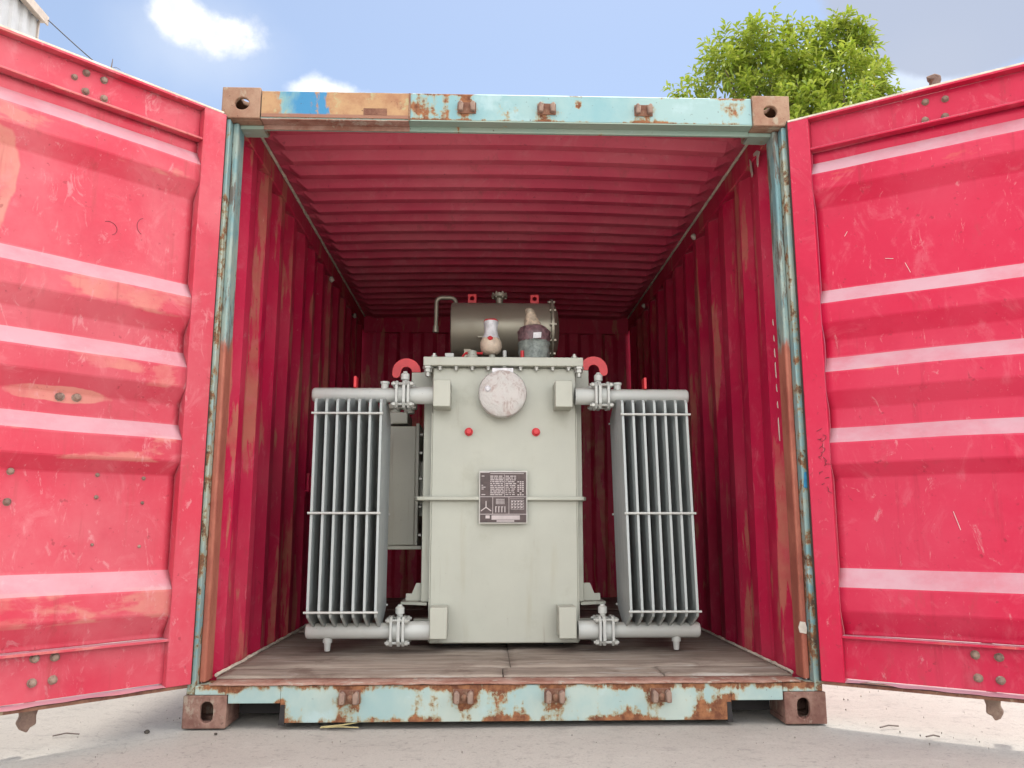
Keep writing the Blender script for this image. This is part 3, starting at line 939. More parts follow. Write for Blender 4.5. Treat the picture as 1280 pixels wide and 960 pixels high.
stroke(DL, vl, 'pen_mark', M['ink'], curl, .0435, .0007)
# upright pen scribble on the right door's stile
zz = 1.13
for q in range(13):
    x0 = .048 + .016 * rnd.random()
    pts = [(x0, zz)]
    for w_ in range(rnd.randint(2, 4)):
        pts.append((pts[-1][0] + rnd.uniform(-.014, .014), pts[-1][1] - rnd.uniform(-.004, .012)))
    stroke(DR, vr, 'pen_mark', M['ink'], pts, .0, .0008)
    zz -= .012 + .014 * rnd.random()
# pale scuffs on the right door
HASH = [[(.0, .1), (.05, .9)], [(.25, 0), (.2, 1)], [(-.1, .3), (.35, .35)], [(-.1, .7), (.35, .75)]]
FOUR = [[(.35, 1), (.0, .4), (.5, .4)], [(.4, .8), (.35, 0)]]
pen(DR, vr, [HASH, FOUR, [[(.2, 1), (.2, 0)]], [[(.1, 1), (.15, 0)]]], .43, 1.000, .048, .003, M['chalk'], 1, 'chalk_mark', .0026)
for (x, z, dd, l, a) in ((.185, 1.92, .044, .022, 1.0), (.33, 1.80, .044, .03, -.2), (.40, 1.77, .044, .045, -1.2), (.49, .80, .044, .07, -1.3)):
    stroke(DR, vr, 'scratch', M['chalk'] if x > .37 or z > 1 else M['ink'], [(x, z), (x + l * math.cos(a), z + l * math.sin(a))], dd, .0009)

# ------------------------------------------------------------------ transformer
T = empty('power_transformer', (0, .77, .163))
tag(T, 'pale grey oil transformer with finned radiators inside the container', 'transformer')
T0 = Vector((0, .77, .163))


class TB(B):
    """parts are drawn in world numbers and stored relative to the transformer's base"""
    def build(s, name, m, parent=None, **kw):
        parent = parent or T
        off = T0
        s.v = [(p[0] - off.x, p[1] - off.y, p[2] - off.z) for p in s.v]
        return super().build(name, m, parent, **kw)


def tempty(name, label=None):
    o = empty(name, (0, 0, 0), 0, T)
    if label: o['label'] = label
    return o


TB().box(-.356, .358, .77, 3.0, .200, 1.529).build('tank', M['tank'], bevel=.006)
LID = TB().box(-.402, .392, .725, 3.05, 1.530, 1.575).build('tank_lid', M['tank'], bevel=.004)
for q in range(9):
    x = -.32 + q * .08
    TB().lathe([(.009, -.018), (.010, -.006), (.014, -.005), (.014, 0)], (x, .748, 1.5295), 2, 6).build('bolt', M['steel'], LID)
for x in (-.380, .372):
    TB().lathe([(.012, -.05), (.012, -.03), (.02, -.029), (.02, -.012), (.026, -.011), (.026, 0)], (x, .75, 1.5295), 2, 6).build('bolt', M['steel'], LID)
for sx, xo in ((-1, .402), (1, .392)):
    TB().box(sx * .3585, sx * xo, .84, .96, .385, 1.44).build('stiffener', M['tank'], bevel=.004)
    TB().box(sx * .3585, sx * xo, 1.5, 1.62, .385, 1.44).build('stiffener', M['tank'], bevel=.004)
# rib round the tank
TB().prism([(-.36, .738), (.362, .738), (.388, .752), (.405, .80), (.405, 2.1), (-.44, 2.1), (-.44, .80), (-.422, .752)], .870, .888, 2).build('rib', M['tank'], bevel=.003)
for (xa, ya, za, xb, yb, zb) in ((-.355, .768, .8675, .357, .768, .8675), (-.3565, .768, .21, -.3565, .768, 1.30), (.3585, .768, .21, .3585, .768, 1.30)):
    n = 60
    TB().tube([(xa + (xb - xa) * t / n, ya, za + (zb - za) * t / n) for t in range(n + 1)], [.0028 + .0012 * rnd.random() for t in range(n + 1)], 6).build('weld_seam', M['tank'])
# foot frame and skids
TB().prism([(-.37, .80), (-.50, .86), (-.50, 1.1), (-.37, 1.1)], .372, .384, 2).build('foot_plate', M['tank'])
TB().prism([(.372, .80), (.50, .86), (.50, 1.1), (.372, 1.1)], .372, .384, 2).build('foot_plate', M['tank'])
TB().prism([(-.4025, .47), (-.43, .47), (-.45, .42), (-.48, .42), (-.48, .386), (-.4025, .386)], .90, .915, 1).build('gusset', M['tank'])
TB().prism([(.3935, .47), (.43, .47), (.45, .42), (.48, .42), (.48, .386), (.3935, .386)], .90, .915, 1).build('gusset', M['tank'])
TB().box(-.44, .44, .90, .98, .205, .30).build('foot_beam', M['tank'])
for x in (-.25, .25):
    TB().box(x - .05, x + .05, .95, 2.1, .1635, .1995).build('skid', M['dark'])


def radiator(sx, yc, lean, front=True):
    rad = tempty('radiator')
    xi, xo = (.578, .879) if sx < 0 else (.547, .848)
    zt, zb = 1.375, .268
    def X(z): return lean * (1 - (z - zb) / (zt - zb))
    for z, xe in ((zt, .932 if sx < 0 else .902), (zb, .918)):
        p = TB()
        pts = [(sx * (xe), yc, z), (sx * (xe - .004), yc, z), (sx * (xe - .012), yc, z), (sx * (xi - .06), yc, z)]
        p.tube(pts, [.028, .033, .036, .036], 22)
        p.build('header_pipe', M['pipe'], rad)
    dp = .18
    f = None
    for q in range(7):
        x = xi + (xo - xi) * q / 6
        b = TB()
        out = [(yc - dp, .365), (yc - dp, 1.315), (yc - dp + .014, 1.332), (yc - .045, 1.352), (yc + .045, 1.352), (yc + dp, 1.28), (yc + dp, .36), (yc + .045, .292), (yc - .045, .292), (yc - dp + .012, .345)]
        n = len(out)
        vs = []
        for s_ in (-1, 1):
            for (y, z) in out:
                vs.append((sx * (x + X(z)) + s_ * .0055, y, z))
        # raised oil channels pressed into each side
        fs = [tuple(range(n - 1, -1, -1)), tuple(range(n, 2 * n))] + [(i, (i + 1) % n, n + (i + 1) % n, n + i) for i in range(n)]
        b.add(vs, fs)
        for c_ in range(4):
            ya = yc - dp + .02 + c_ * .083
            for s_ in (-1, 1):
                xx0, xx1 = sx * (x + X(.40)), sx * (x + X(1.24))
                b.add([(xx0 + s_ * .0056, ya, .40), (xx0 + s_ * .0056, ya + .07, .40), (xx1 + s_ * .0056, ya + .07, 1.24), (xx1 + s_ * .0056, ya, 1.24),
                       (xx0 + s_ * .009, ya + .015, .42), (xx0 + s_ * .009, ya + .055, .42), (xx1 + s_ * .009, ya + .055, 1.22), (xx1 + s_ * .009, ya + .015, 1.22)],
                      [(4, 5, 6, 7), (0, 1, 5, 4), (1, 2, 6, 5), (2, 3, 7, 6), (3, 0, 4, 7)])
        b.build('fin', M['fin'], rad, smooth=25)
    for z in (1.262, .805, .368):
        x0, x1 = xi - .012, xo + .016
        for dd in (-dp - .006, dp + .006):
            TB().cyl((sx * (x0 + X(z)), yc + dd, z), (sx * (x1 + X(z)), yc + dd, z), .0055, 8).build('spacer_rod', M['pipe'], rad)
    if front:
        xd = .818 if sx < 0 else .806
        TB().lathe([(.022, .03), (.022, -.02), (.016, -.021), (.014, -.05), (.012, -.058)], (sx * xd, yc, .236), 2, 14).build('drain_plug', M['pipe'], rad)
        xl = .726 if sx < 0 else .689
        TB().box(sx * xl - .007, sx * xl + .007, yc - .03, yc + .03, 1.408, 1.466).build('lifting_lug', M['redp'], rad, bevel=.003)
        xp = .585 if sx < 0 else .555
        TB().lathe([(.018, 0), (.018, .03), (.022, .031), (.022, .042), (.012, .044)], (sx * xp, yc, 1.40), 2, 10).build('vent_plug', M['pipe'], rad)
    return rad


def joint(sx, z, yc, top):
    """oil pipe from the tank to a radiator, with its flanged valve"""
    j = tempty('oil_pipe')
    xi = .518 if sx < 0 else .487
    TB().cyl((sx * (xi - .001), yc, z), (sx * .345, yc, z), .043, 22).build('pipe', M['pipe'], j)
    xs_ = (.522, .487, .466) if sx < 0 else (.503, .462, .443)
    for q, x in enumerate(xs_):
        b = TB()
        w_ = (.006, .0075, .006)[q]
        r = .068
        pts = [(yc + r * 1.0 * math.cos(a), z + r * 1.0 * math.sin(a)) for a in [math.pi / 4 + i * math.pi / 2 + dl for i in range(4) for dl in (-.22, .22)]]
        pts = [(yc + (p[0] - yc) * 1.15, z + (p[1] - z) * 1.15) for p in pts]
        b.prism(pts, sx * x - w_, sx * x + w_, 0)
        b.build('flange', M['pipe'], j, bevel=.002)
    TB().cyl((sx * (xs_[0] + .0), yc, z), (sx * xs_[2], yc, z), .05, 20).build('valve_body', M['pipe'], j)
    for yy in (-.048, .048):
        for zz_ in (-.05, .05):
            b = TB()
            xa, xb = sx * (xs_[0] + .026), sx * (xs_[2] - .030)
            b.cyl((xa, yc + yy, z + zz_), (xb, yc + yy, z + zz_), .007, 8)
            for xq in (xs_[0] + .013, xs_[2] - .015):
                b.cyl((sx * xq - .007, yc + yy, z + zz_), (sx * xq + .007, yc + yy, z + zz_), .0125, 6)
            b.build('flange_bolt', M['steel'], j)
    xv = xs_[1]
    TB().lathe([(.014, .05), (.014, .075), (.021, .077), (.021, .105), (.012, .112), (.010, .118)], (sx * xv, yc, z), 2, 12).build('valve_stem', M['pipe'], j)
    if top:
        TB().box(sx * .345 if sx < 0 else .243, sx * .262 if sx < 0 else .327, yc - .07, .7695, 1.312, 1.442).build('elbow_box', M['tank'], j, bevel=.004)
    else:
        TB().box(sx * .344 if sx < 0 else .250, sx * .264 if sx < 0 else .332, yc - .07, .7695, .237, .378).build('elbow_box', M['tank'], j, bevel=.004)


for sx, ln in ((-1, .0), (1, .022)):
    radiator(sx, .70, ln)
    for z, tp in ((1.375, True), (.268, False)):
        joint(sx, z, .70, tp)

# lifting hooks: grey bracket plate with a red gooseneck
def hook(sx, xo):
    h = tempty('lifting_hook')
    cx, cz = xo
    R1, R2 = .074, .029
    pts = []
    for i in range(15):
        a = R(0 + i * 13.5)          # outer arc from the inside towards the tip
        pts.append((cx - sx * R1 * math.cos(a), cz + R1 * math.sin(a)))
    a_end = R(189)
    for i in range(5):               # rounded tip
        a = a_end + R(180) * i / 4
        mx_, mz_ = cx - sx * .053 * math.cos(a_end), cz + .053 * math.sin(a_end)
        pts.append((mx_ - sx * .023 * math.cos(a - 0) , mz_ + .023 * math.sin(a - 0) ) if 0 < i < 4 else (mx_ + (-sx) * .023 * math.cos(a) , mz_ + .023 * math.sin(a)))
    for i in range(10):
        a = R(185 - i * 17)
        pts.append((cx - sx * R2 * math.cos(a), cz + R2 * math.sin(a)))
    pts += [(cx - sx * R2, cz), ]
    b = TB()
    b.prism(pts, .94, .962, 1)
    b.build('hook', M['redp'], h, bevel=.002, smooth=30)
    b = TB()
    b.prism([(cx - sx * .028, cz - .001), (cx - sx * .080, cz - .001), (-sx * -.362 , cz - .001 + .012), (-sx * -.362, cz - .13), (cx - sx * .028, cz - .10)], .94, .962, 1)
    b.build('bracket', M['tank'], h, bevel=.002)
hook(-1, (-.505, 1.535))
hook(1, (.472, 1.552))

# dial in its plastic cover
D_ = tempty('temperature_dial')
TB().lathe([(.112, .09), (.118, .05), (.119, .02), (.114, .004), (.095, -.008), (.05, -.014), (.006, -.016)], (-.010, .678, 1.386), 1, 40, .006, 3).build('dial_cover', M['dial'], D_)
TB().box(-.062, .042, .685, .70, 1.485, 1.512).build('mounting_tab', M['white'], D_, bevel=.003)
TB().lathe([(.017, .004), (.018, -.006), (.010, -.016), (.002, -.018)], (-.082, .676, 1.405), 1, 14).build('knob', M['white'], D_)
for x in (-.175, .157):
    TB().lathe([(.021, .0), (.021, -.006), (.016, -.007), (.016, -.024), (.012, -.028), (.002, -.029)], (x, .7695, 1.205), 1, 16).build('plug', M['redp'])

# rating plate: engraved plate with its lettering as fine strips
P_ = tempty('rating_plate')
PX0, PX1, PZ0, PZ1, PY = -.123, .112, .757, 1.012, .732
TB().box(PX0, PX1, PY + .002, PY + .010, PZ0, PZ1).build('plate_rim', M['plate_rim'], P_, bevel=.004)
TB().box(PX0 + .006, PX1 - .006, PY, PY + .0015, PZ0 + .007, PZ1 - .007).build('plate', M['plate_dark'], P_, bevel=.0004)
for x in (PX0 + .02, PX1 - .02):
    TB().box(x - .008, x + .008, PY + .0105, .7695, PZ0 + .02, PZ1 - .02).build('standoff', M['tank'], P_)
pr = TB()
def st(u0, v0, u1, v1):      # fractions of the plate, v from the top
    pr.box(PX0 + .006 + (PX1 - PX0 - .012) * u0, PX0 + .006 + (PX1 - PX0 - .012) * u1, PY - .0012, PY - .0003,
           PZ1 - .007 - (PZ1 - PZ0 - .014) * v1, PZ1 - .007 - (PZ1 - PZ0 - .014) * v0)
st(0, .485, 1, .497); st(0, .83, 1, .842)
st(.52, .05, .53, .485); st(.27, .50, .28, .83); st(.62, .50, .63, .83)
rr = random.Random(5)
for q in range(11):
    z0 = .07 + q * .037
    x = .22
    while x < .50:
        l = .025 + rr.random() * .07
        st(x, z0, min(x + l, .51), z0 + .020)
        x += l + .008 + rr.random() * .012
    if rr.random() < .5: st(.03, z0, .05 + rr.random() * .09, z0 + .016)
    x = .55
    while x < .76:
        l = .02 + rr.random() * .06
        st(x, z0, min(x + l, .78), z0 + (.020 if q < 6 else .015))
        x += l + .01 + rr.random() * .02
    if q > 2:
        for x in (.81, .86, .91):
            if rr.random() < .85: st(x, z0, x + .035, z0 + .022)
for i in range(5): st(.67 + i * .068, .56, .677 + i * .068, .74)
for i in range(4): st(.67, .56 + i * .058, .95, .567 + i * .058)
for i in range(12): st(.66 + i * .025, .525, .672 + i * .025, .537)
for i in range(4):
    for j in range(3):
        if rr.random() < .8: st(.682 + i * .068, .575 + j * .058, .715 + i * .068, .60 + j * .058)
for i in range(7): st(.345 + i * .028, .53, .357 + i * .028, .64)
for i in range(3): st(.35, .54 + i * .034, .53, .548 + i * .034)
for i in range(4): st(.33 + i * .066, .68, .35 + i * .066, .80)
for i in range(3): st(.345 + i * .066, .685, .37 + i * .066, .697)
st(.25, .86, .86, .945); st(.36, .955, .74, .985); st(.12, .86, .21, .92); st(0.0, .0, .20, .012); st(.22, .02, .95, .032)
pr.build('plate_lettering', M['plate_print'], P_, smooth=0)
ys_ = TB()
cxs, czs = PX0 + .006 + .223 * .13, PZ1 - .007 - .241 * .70
for a in (90, 215, 325):
    ca, sa = math.cos(R(a)), math.sin(R(a))
    l, w_ = (.030, .0022)
    q4 = [(cxs - sa * w_, czs + ca * w_), (cxs + ca * l - sa * w_, czs + sa * l + ca * w_), (cxs + ca * l + sa * w_, czs + sa * l - ca * w_), (cxs + sa * w_, czs - ca * w_)]
    ys_.prism(q4, PY - .0013 - a * 1e-6, PY - .0003, 1)
ys_.build('star_symbol', M['plate_print'], P_, smooth=0)

# oil conservator behind the lid
K = tempty('oil_conservator')
cy, cz_, cr = 1.50, 1.893, .166
TB().lathe([(.06, -.302), (.150, -.300), (.163, -.296), (cr, -.288), (cr, .285)], (0, cy, cz_), 0, 48).build('drum', M['cons'], K)
TB().lathe([(.19, .286), (.19, .300), (.176, .301), (.168, .306), (.12, .330), (.05, .340)], (0, cy, cz_), 0, 40).build('end_cap', M['cons'], K)
for i in range(12):
    a = 2 * math.pi * i / 12
    TB().cyl((.276, cy + .178 * math.cos(a), cz_ + .178 * math.sin(a)), (.312, cy + .178 * math.cos(a), cz_ + .178 * math.sin(a)), .009, 6).build('bolt', M['cons'], K)
for x in (-.177, .197):
    TB().holed(x - .026, x + .026, 2.055, 2.116, oval(x, 2.090, .0125, .0126, 16), cy - .012, cy + .012).build('lifting_eye', M['redp'], K, bevel=.003)
TB().lathe([(.021, 0), (.021, .040), (.030, .043), (.048, .046), (.048, .062), (.036, .063), (.036, .070), (.01, .071)], (-.014, cy, 2.052), 2, 20).build('filler_cap', M['cons'], K)
for q in range(6):
    a = 2 * math.pi * q / 6
    TB().cyl((-.014 + .038 * math.cos(a), cy + .038 * math.sin(a), 2.09), (-.014 + .038 * math.cos(a), cy + .038 * math.sin(a), 2.128), .006, 6).build('bolt', M['cons'], K)
pth = [(-.275, cy, 2.03), (-.275, cy, 2.065)] + [(-.305 + .03 * math.cos(R(a)), cy, 2.065 + .03 * math.sin(R(a))) for a in (20, 45, 70, 90)] + \
      [(-.36 + .03 * math.cos(R(a)), cy, 2.065 + .03 * math.sin(R(a))) for a in (90, 115, 140, 165, 180)] + [(-.391, cy, 1.95), (-.392, cy, 1.905)]
TB().tube(pth, .0125, 12).build('breather_pipe', M['cons'], K)
TB().lathe([(.014, -.02), (.018, -.018), (.018, .0), (.0165, .002), (.0165, .02), (.013, .022)], (-.392, cy, 1.90), 2, 10).build('breather_tip', M['cons'], K)
for x in (-.2, .2):
    TB().box(x - .02, x + .02, cy - .10, cy + .10, 1.576, 1.76).build('support', M['cons'], K)
TB().box(-.14, -.05, cy - .168, cy - .160, 1.815, 1.823).build('weld_seam', M['cons'], K)

# wrapped fittings standing on the lid
V = tempty('relief_valve')
TB().lathe([(.03, 0), (.03, .02), (.018, .025), (.018, .09)], (-.060, 1.05, 1.576), 2, 14).build('valve_neck', M['tank'], V)
TB().lathe([(.012, .000), (.035, .004), (.052, .020), (.060, .045), (.058, .068), (.048, .090)], (-.066, 1.05, 1.652), 2, 22, .03, 2).build('bag_bottom', M['peach'], V)
TB().lathe([(.049, .088), (.040, .106), (.036, .130), (.036, .152), (.040, .178), (.037, .186)], (-.066, 1.05, 1.652), 2, 22, .05, 4, ).build('bag_top', M['white'], V)
TB().lathe([(.0385, .185), (.039, .189), (.034, .194), (.02, .197), (.004, .198)], (-.066, 1.05, 1.652), 2, 22, .06, 5).build('bag_rim', M['redp'], V)
TB().lathe([(.003, -.012), (.011, -.006), (.013, .004), (.004, .011)], (-.070, .994, 1.733), 2, 10, .3, 6).build('red_tie', M['redp'], V)
U = tempty('wrapped_bushing')
TB().lathe([(.082, 0), (.086, .03), (.083, .06), (.086, .09), (.082, .12), (.086, .135), (.080, .150)], (.166, 1.05, 1.576), 2, 26, .045, 7).build('tape_wrap', M['greywrap'], U)
TB().lathe([(.082, .148), (.088, .165), (.084, .185), (.086, .20), (.070, .225), (.045, .238)], (.166, 1.05, 1.576), 2, 26, .07, 8).build('tape_wrap', M['mauve'], U)
TB().lathe([(.050, .225), (.044, .25), (.034, .28), (.028, .305), (.024, .325), (.014, .335)], (.160, 1.05, 1.576), 2, 18, .12, 9, lean=(-.022, 0)).build('bushing_tip', M['tan'], U)
TB().prism([(.155, 1.725), (.198, 1.728), (.200, 1.758), (.158, 1.755)], .952, .962, 1).build('white_label', M['white'], U)
# small fittings on the lid
b = TB().tube([(-.215, 1.02, 1.576), (-.215, 1.02, 1.640), (-.20, 1.02, 1.655), (-.11, 1.02, 1.655)], .007, 8); b.build('oil_line', M['redp'])
TB().lathe([(.030, 0), (.030, .05), (.024, .055), (.024, .075), (.01, .08)], (-.165, .95, 1.576), 2, 16).build('lid_valve', M['tank'])
TB().box(-.30, -.255, .80, .86, 1.5755, 1.610).build('lid_fitting', M['pipe'], bevel=.004)
TB().box(-.255, -.185, .82, .84, 1.5755, 1.590).build('lid_bar', M['pipe'])
for x, m_ in ((.004, M['pipe']), (.095, M['redp'])):
    TB().cyl((x, .88, 1.576), (x, .88, 1.640), .010, 10).build('lid_stud', m_)
for q in (0, 7):
    TB().lathe([(.014, 0), (.014, .010), (.008, .011), (.008, .02)], (-.35 + q * .1, .75, 1.576), 2, 6).build('bolt', M['steel'], LID)
TB().lathe([(.01, 0), (.016, .01), (.01, .022)], (.31, .9, 1.576), 2, 10).build('lid_stud', M['pipe'])

# cable box on the tank's left side
Q = tempty('cable_box')
TB().box(-.70, -.470, 1.20, 1.62, .645, 1.285).build('box_body', M['tank'], Q, bevel=.006)
TB().box(-.4695, -.452, 1.19, 1.63, .645, 1.300).build('box_flange', M['tank'], Q, bevel=.003)
TB().box(-.70, -.430, 1.16, 1.66, .625, .6445).build('box_ledge', M['tank'], Q, bevel=.003)
for z in (.70, .85, 1.0, 1.14, 1.24):
    TB().cyl((-.4515, 1.22, z), (-.435, 1.22, z), .010, 6).build('bolt', M['steel'], Q)
TB().box(-.4515, -.403, 1.3, 1.5, .8, 1.1).build('box_neck', M['tank'], Q)
TB().box(-.66, -.52, 1.22, 1.5, 1.300, 1.365).build('terminal_cover', M['tank'], Q, bevel=.006)
for x in (-.60, -.52):
    TB().lathe([(.03, 0), (.03, .02), (.045, .025), (.045, .05), (.03, .055), (.03, .10)], (x, 1.3, 1.366), 2, 14).build('insulator', M['tank'], Q)


# ------------------------------------------------------------------ warehouse, cable, twig
WH = empty('warehouse', (-7, 8.43, 0))
tag(WH, 'pale corrugated metal warehouse with cream eave trim behind the left door', 'warehouse')
b = B()
ys_ = []
y = 0.0
while y > -16:
    ys_ += [(y, 0), (y - .10, 0), (y - .13, .035), (y - .23, .035)]
    y -= .26
b.add([(-dd, yy, z) for z in (0, 8.42) for yy, dd in ys_], [(q, q + 1, len(ys_) + q + 1, len(ys_) + q) for q in range(len(ys_) - 1)])
b.build('wall', M['wh_wall'], WH, solid=.004, smooth=0)
B().prism([(-.04, 0), (-.04, 8.42), (-5, 9.9), (-10, 8.42), (-10, 0)], -.06, .0, 1).build('end_wall', M['wh_wall'], WH)
B().prism([(-9.96, 0), (-9.96, 8.42), (-9.9, 8.42), (-9.9, 0)], -16, -.065, 1).build('wall', M['wh_wall'], WH)
B().prism([(-.10, 0), (-.10, 8.42), (-5, 9.9), (-9.9, 8.42), (-9.9, 0)], -16.06, -16.0, 1).build('end_wall', M['wh_wall'], WH)
B().prism([(.10, 8.435), (.10, 8.475), (-5, 10.0), (-10.1, 8.475), (-10.1, 8.435), (-5, 9.96)], -16.2, .08, 1).build('roof', M['wh_wall'], WH)
B().box(.005, .10, -16.2, .085, 8.40, 8.43).build('eave_trim', M['wh_trim'], WH)
B().box(.101, .125, -16.2, .09, 8.36, 8.50).build('eave_trim', M['wh_trim'], WH)
B().box(-.03, .03, .002, .03, 0, 8.39).build('corner_trim', M['wh_trim'], WH)

CB = B()
pa, pb = Vector((-6.88, 8.5, 8.43)), Vector((-11.0, 17.6, 11.5))
pa, pb = Vector((-6.87, 8.5, 8.44)), Vector((-4.75, 8.9, 6.90))
CB.tube([pa.lerp(pb, t / 16) - Vector((0, 0, .12 * math.sin(math.pi * t / 16))) for t in range(17)], .009, 6)
tag(CB.build('overhead_cable', M['cable']), 'thin dark cable running down from the warehouse eave', 'cable')
b = B()
q0 = Vector((-5.97, 8.68, 7.68))
b.tube([q0, q0 + Vector((.03, 0, .10)), q0 + Vector((.04, .0, .24))], [.010, .012, .005], 6)
b.tube([q0 + Vector((.0, 0, .02)), q0 + Vector((-.09, 0, .06)), q0 + Vector((-.12, 0, .02))], .005, 5)
b.tube([q0 + Vector((.03, 0, .08)), q0 + Vector((.10, 0, .10)), q0 + Vector((.17, 0, .06))], .004, 5)
tag(b.build('dry_twig', M['twig']), 'small dry twig caught on the overhead cable', 'twig')

# ------------------------------------------------------------------ tree
TR = empty('broadleaf_tree', (6.6, 12.3, 0))
tag(TR, 'leafy bright green tree behind the right end of the container', 'tree')
O = Vector((6.6, 12.3, 0))
rt_ = random.Random(11)
blobs = [((4.2, 12.2, 9.30), 0.40), ((3.80, 12.3, 9.0), 0.21), ((4.95, 12.3, 10.50), 0.40), ((5.65, 12.4, 10.80), 0.44), ((4.75, 12.0, 9.9), 0.30), ((5.35, 12.2, 10.1), 0.36),
         ((6.35, 12.2, 10.45), 0.46), ((6.95, 12.3, 10.65), 0.34), ((7.45, 12.2, 10.05), 0.38), ((7.62, 12.1, 10.55), 0.18), ((7.60, 12.1, 10.85), 0.10), ((7.95, 12.2, 9.85), 0.22), ((7.24, 12.2, 11.0), 0.14), ((8.10, 12.3, 9.3), 0.32),
         ((6.1, 11.7, 9.65), 0.50), ((5.3, 11.8, 9.2), 0.40), ((6.95, 11.5, 9.4), 0.56), ((6.6, 12.9, 9.7), 0.56), ((7.6, 12.6, 9.3), 0.48), ((6.2, 12.6, 10.1), 0.40),
         ((6.4, 12.2, 8.4), 1.2), ((5.0, 12.3, 8.3), 0.64), ((7.9, 12.3, 8.3), 0.64), ((6.5, 13.3, 8.2), 1.1), ((6.4, 11.3, 8.0), 1.0)]
tk = B()
tk.tube([(0, 0, -.1), (.03, 0, .6), (-.05, .05, 3), (.05, .0, 5.5), (0, 0, 7.2), (-.2, 0, 8.6), (-.5, 0, 9.8)], [.30, .23, .20, .17, .13, .08, .03], 12)
tk.build('trunk', M['bark'], TR)
for (c_, r) in blobs:
    e = Vector(c_) - O
    s0 = Vector((0, 0, 5.0 + rt_.random() * 2.2))
    mid = s0.lerp(e, .5) + Vector((rt_.uniform(-.2, .2), rt_.uniform(-.2, .2), -.1))
    B().tube([s0, mid, e], [.07, .045, .012], 7).build('limb', M['bark'], TR)
vs, fs = [], []
def leaf(p, dr, ln, wd, droop):
    side = dr.cross(Vector((rt_.uniform(-.4, .4), rt_.uniform(-.4, .4), 1))).normalized() * wd
    nrm = side.cross(dr).normalized()
    m1 = p + dr * ln * .4 - nrm * wd * .15
    m2 = p + dr * ln * .75 - Vector((0, 0, droop * .5 * ln))
    e = p + dr * ln - Vector((0, 0, droop * ln))
    o = len(vs)
    vs.extend([tuple(q) for q in (p, m1 + side + nrm * wd * .35, m1, m1 - side + nrm * wd * .35, m2 + side * .75, m2, m2 - side * .75, e)])
    fs.extend([(o, o + 1, o + 2), (o, o + 2, o + 3), (o + 1, o + 4, o + 5, o + 2), (o + 2, o + 5, o + 6, o + 3), (o + 4, o + 7, o + 5), (o + 5, o + 7, o + 6)])
for (c_, r) in blobs:
    cen = Vector(c_) - O
    n = int(215 * r ** 1.8) + 20
    for q in range(n):
        dv = Vector((rt_.gauss(0, 1), rt_.gauss(0, 1), rt_.gauss(0, 1))).normalized()
        rad = r * (.25 + .80 * rt_.random() ** .6) * (1 + .4 * mnoise.noise(dv * 2 + cen))
        p = cen + dv * rad * Vector((1, 1, 1)).x
        ax = (dv + Vector((0, 0, .7)) + Vector((rt_.uniform(-.5, .5), rt_.uniform(-.5, .5), rt_.uniform(-.3, .3)))).normalized()
        tip = .10 + rt_.random() * .16
        nl = rt_.randint(7, 11)
        for j in range(nl):
            t = j / nl
            ang = j * 2.4 + rt_.random()
            a1 = ax.orthogonal().normalized()
            a2 = ax.cross(a1)
            dr = (a1 * math.cos(ang) + a2 * math.sin(ang)) * (1 - .45 * t) + ax * (.25 + .75 * t)
            leaf(p + ax * tip * t * 1.4, dr.normalized(), .13 + rt_.random() * .11, .021 + rt_.random() * .014, .15 + rt_.random() * .35)
cr_ = bpy.data.meshes.new('crown')
cr_.from_pydata(vs, [], fs)
cr_.materials.append(M['leaf'])
co = bpy.data.objects.new('crown', cr_)
COL.objects.link(co)
co.parent = TR

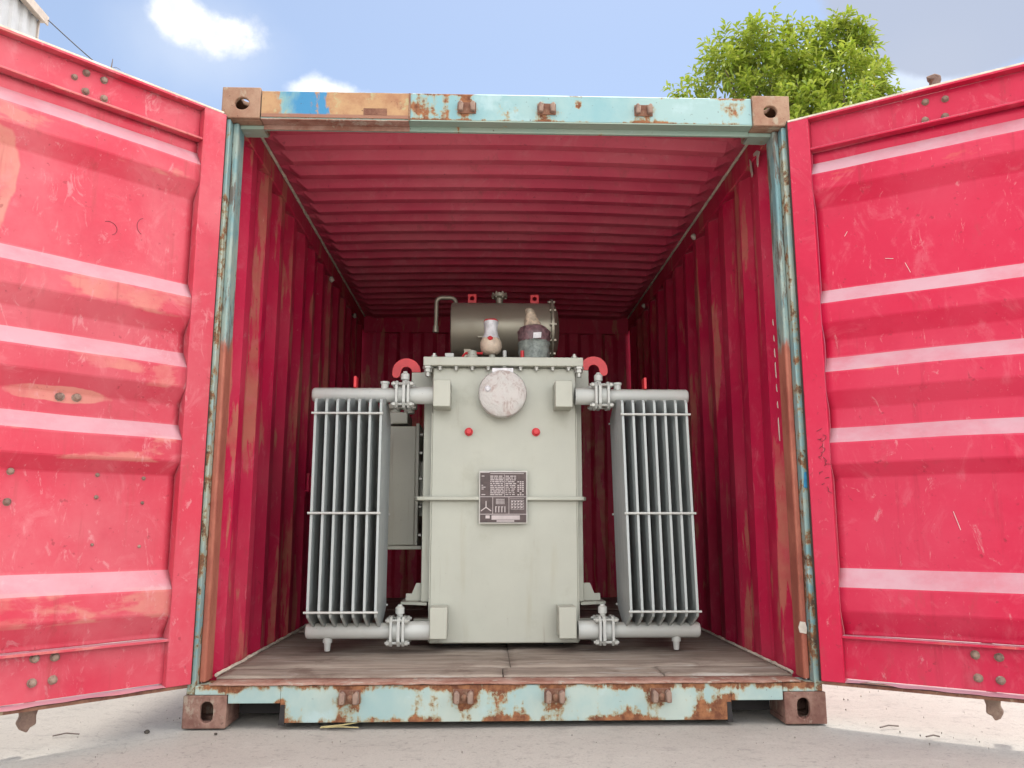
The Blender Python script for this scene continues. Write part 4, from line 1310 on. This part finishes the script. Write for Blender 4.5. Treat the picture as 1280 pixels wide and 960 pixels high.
# ------------------------------------------------------------------ litter on the ground
gr = B()
rg_ = random.Random(23)
for q in range(1100):
    x, y = rg_.uniform(-3.2, 3.2), rg_.uniform(-1.6, 1.6)
    if abs(x) < 1.25 and y > .0: continue
    if mnoise.noise((x * 1.5, y * 1.5, 7)) < rg_.uniform(-.6, .45): continue
    r = .0012 + .0035 * rg_.random() ** 3
    a = rg_.random() * 3
    pts = [(x + r * math.cos(a + t * 1.571) * rg_.uniform(.7, 1.3), y + r * math.sin(a + t * 1.571) * rg_.uniform(.7, 1.3), .001) for t in range(4)]
    gr.add(pts + [(x, y, .001 + r * .9), (x, y, -.006)], [(0, 1, 4), (1, 2, 4), (2, 3, 4), (3, 0, 4), (1, 0, 5), (2, 1, 5), (3, 2, 5), (0, 3, 5)])
M['grit'] = plain('grit', (.33, .30, .265), .9, var=.6, scale=9)
tag(gr.build('grit', M['grit'], smooth=0), 'fine loose grit scattered over the concrete yard', None, None, 'stuff')

def pebble(p, r, seed, label):
    b = B().lathe([(r * .5, 0), (r, r * .35), (r * .95, r * .8), (r * .5, r * 1.25), (r * .05, r * 1.35)], (0, 0, -.004), 2, 10, .18, seed)
    o = b.build('stone', M['stone'])
    o.location = (p[0], p[1], 0)
    tag(o, label, 'stone')
pebble((-1.33, -.04), .010, 1, 'small dark stone on the sunlit ground left of the container')
pebble((-1.07, -.07), .006, 2, 'tiny dark stone in front of the lower left corner casting')
b = B()
b.tube([(-.70, -.005, .006), (-.62, .0, .012), (-.55, .02, .020)], .0028, 6)
b.tube([(-.705, -.002, .003), (-.63, -.012, .008), (-.56, -.018, .006)], .0022, 6)
tag(b.build('straw', M['straw']), 'pale dry straw lying under the front sill', 'straw')
b = B().tube([(-1.64, -.10, .004), (-1.60, -.085, .010), (-1.555, -.08, .005)], .0025, 6)
tag(b.build('twig', M['twig']), 'thin dark twig on the ground below the left door', 'twig')
b = B().tube([(1.39, -.07, .004), (1.43, -.055, .008), (1.47, -.05, .004)], .003, 6)
tag(b.build('twig', M['twig']), 'short grey twig on the ground near the lower right corner casting', 'twig')
b = B().tube([(1.49, -.21, .004), (1.52, -.205, .008), (1.54, -.21, .004)], .003, 6)
tag(b.build('twig', M['twig']), 'short dark twig on the ground below the right door', 'twig')
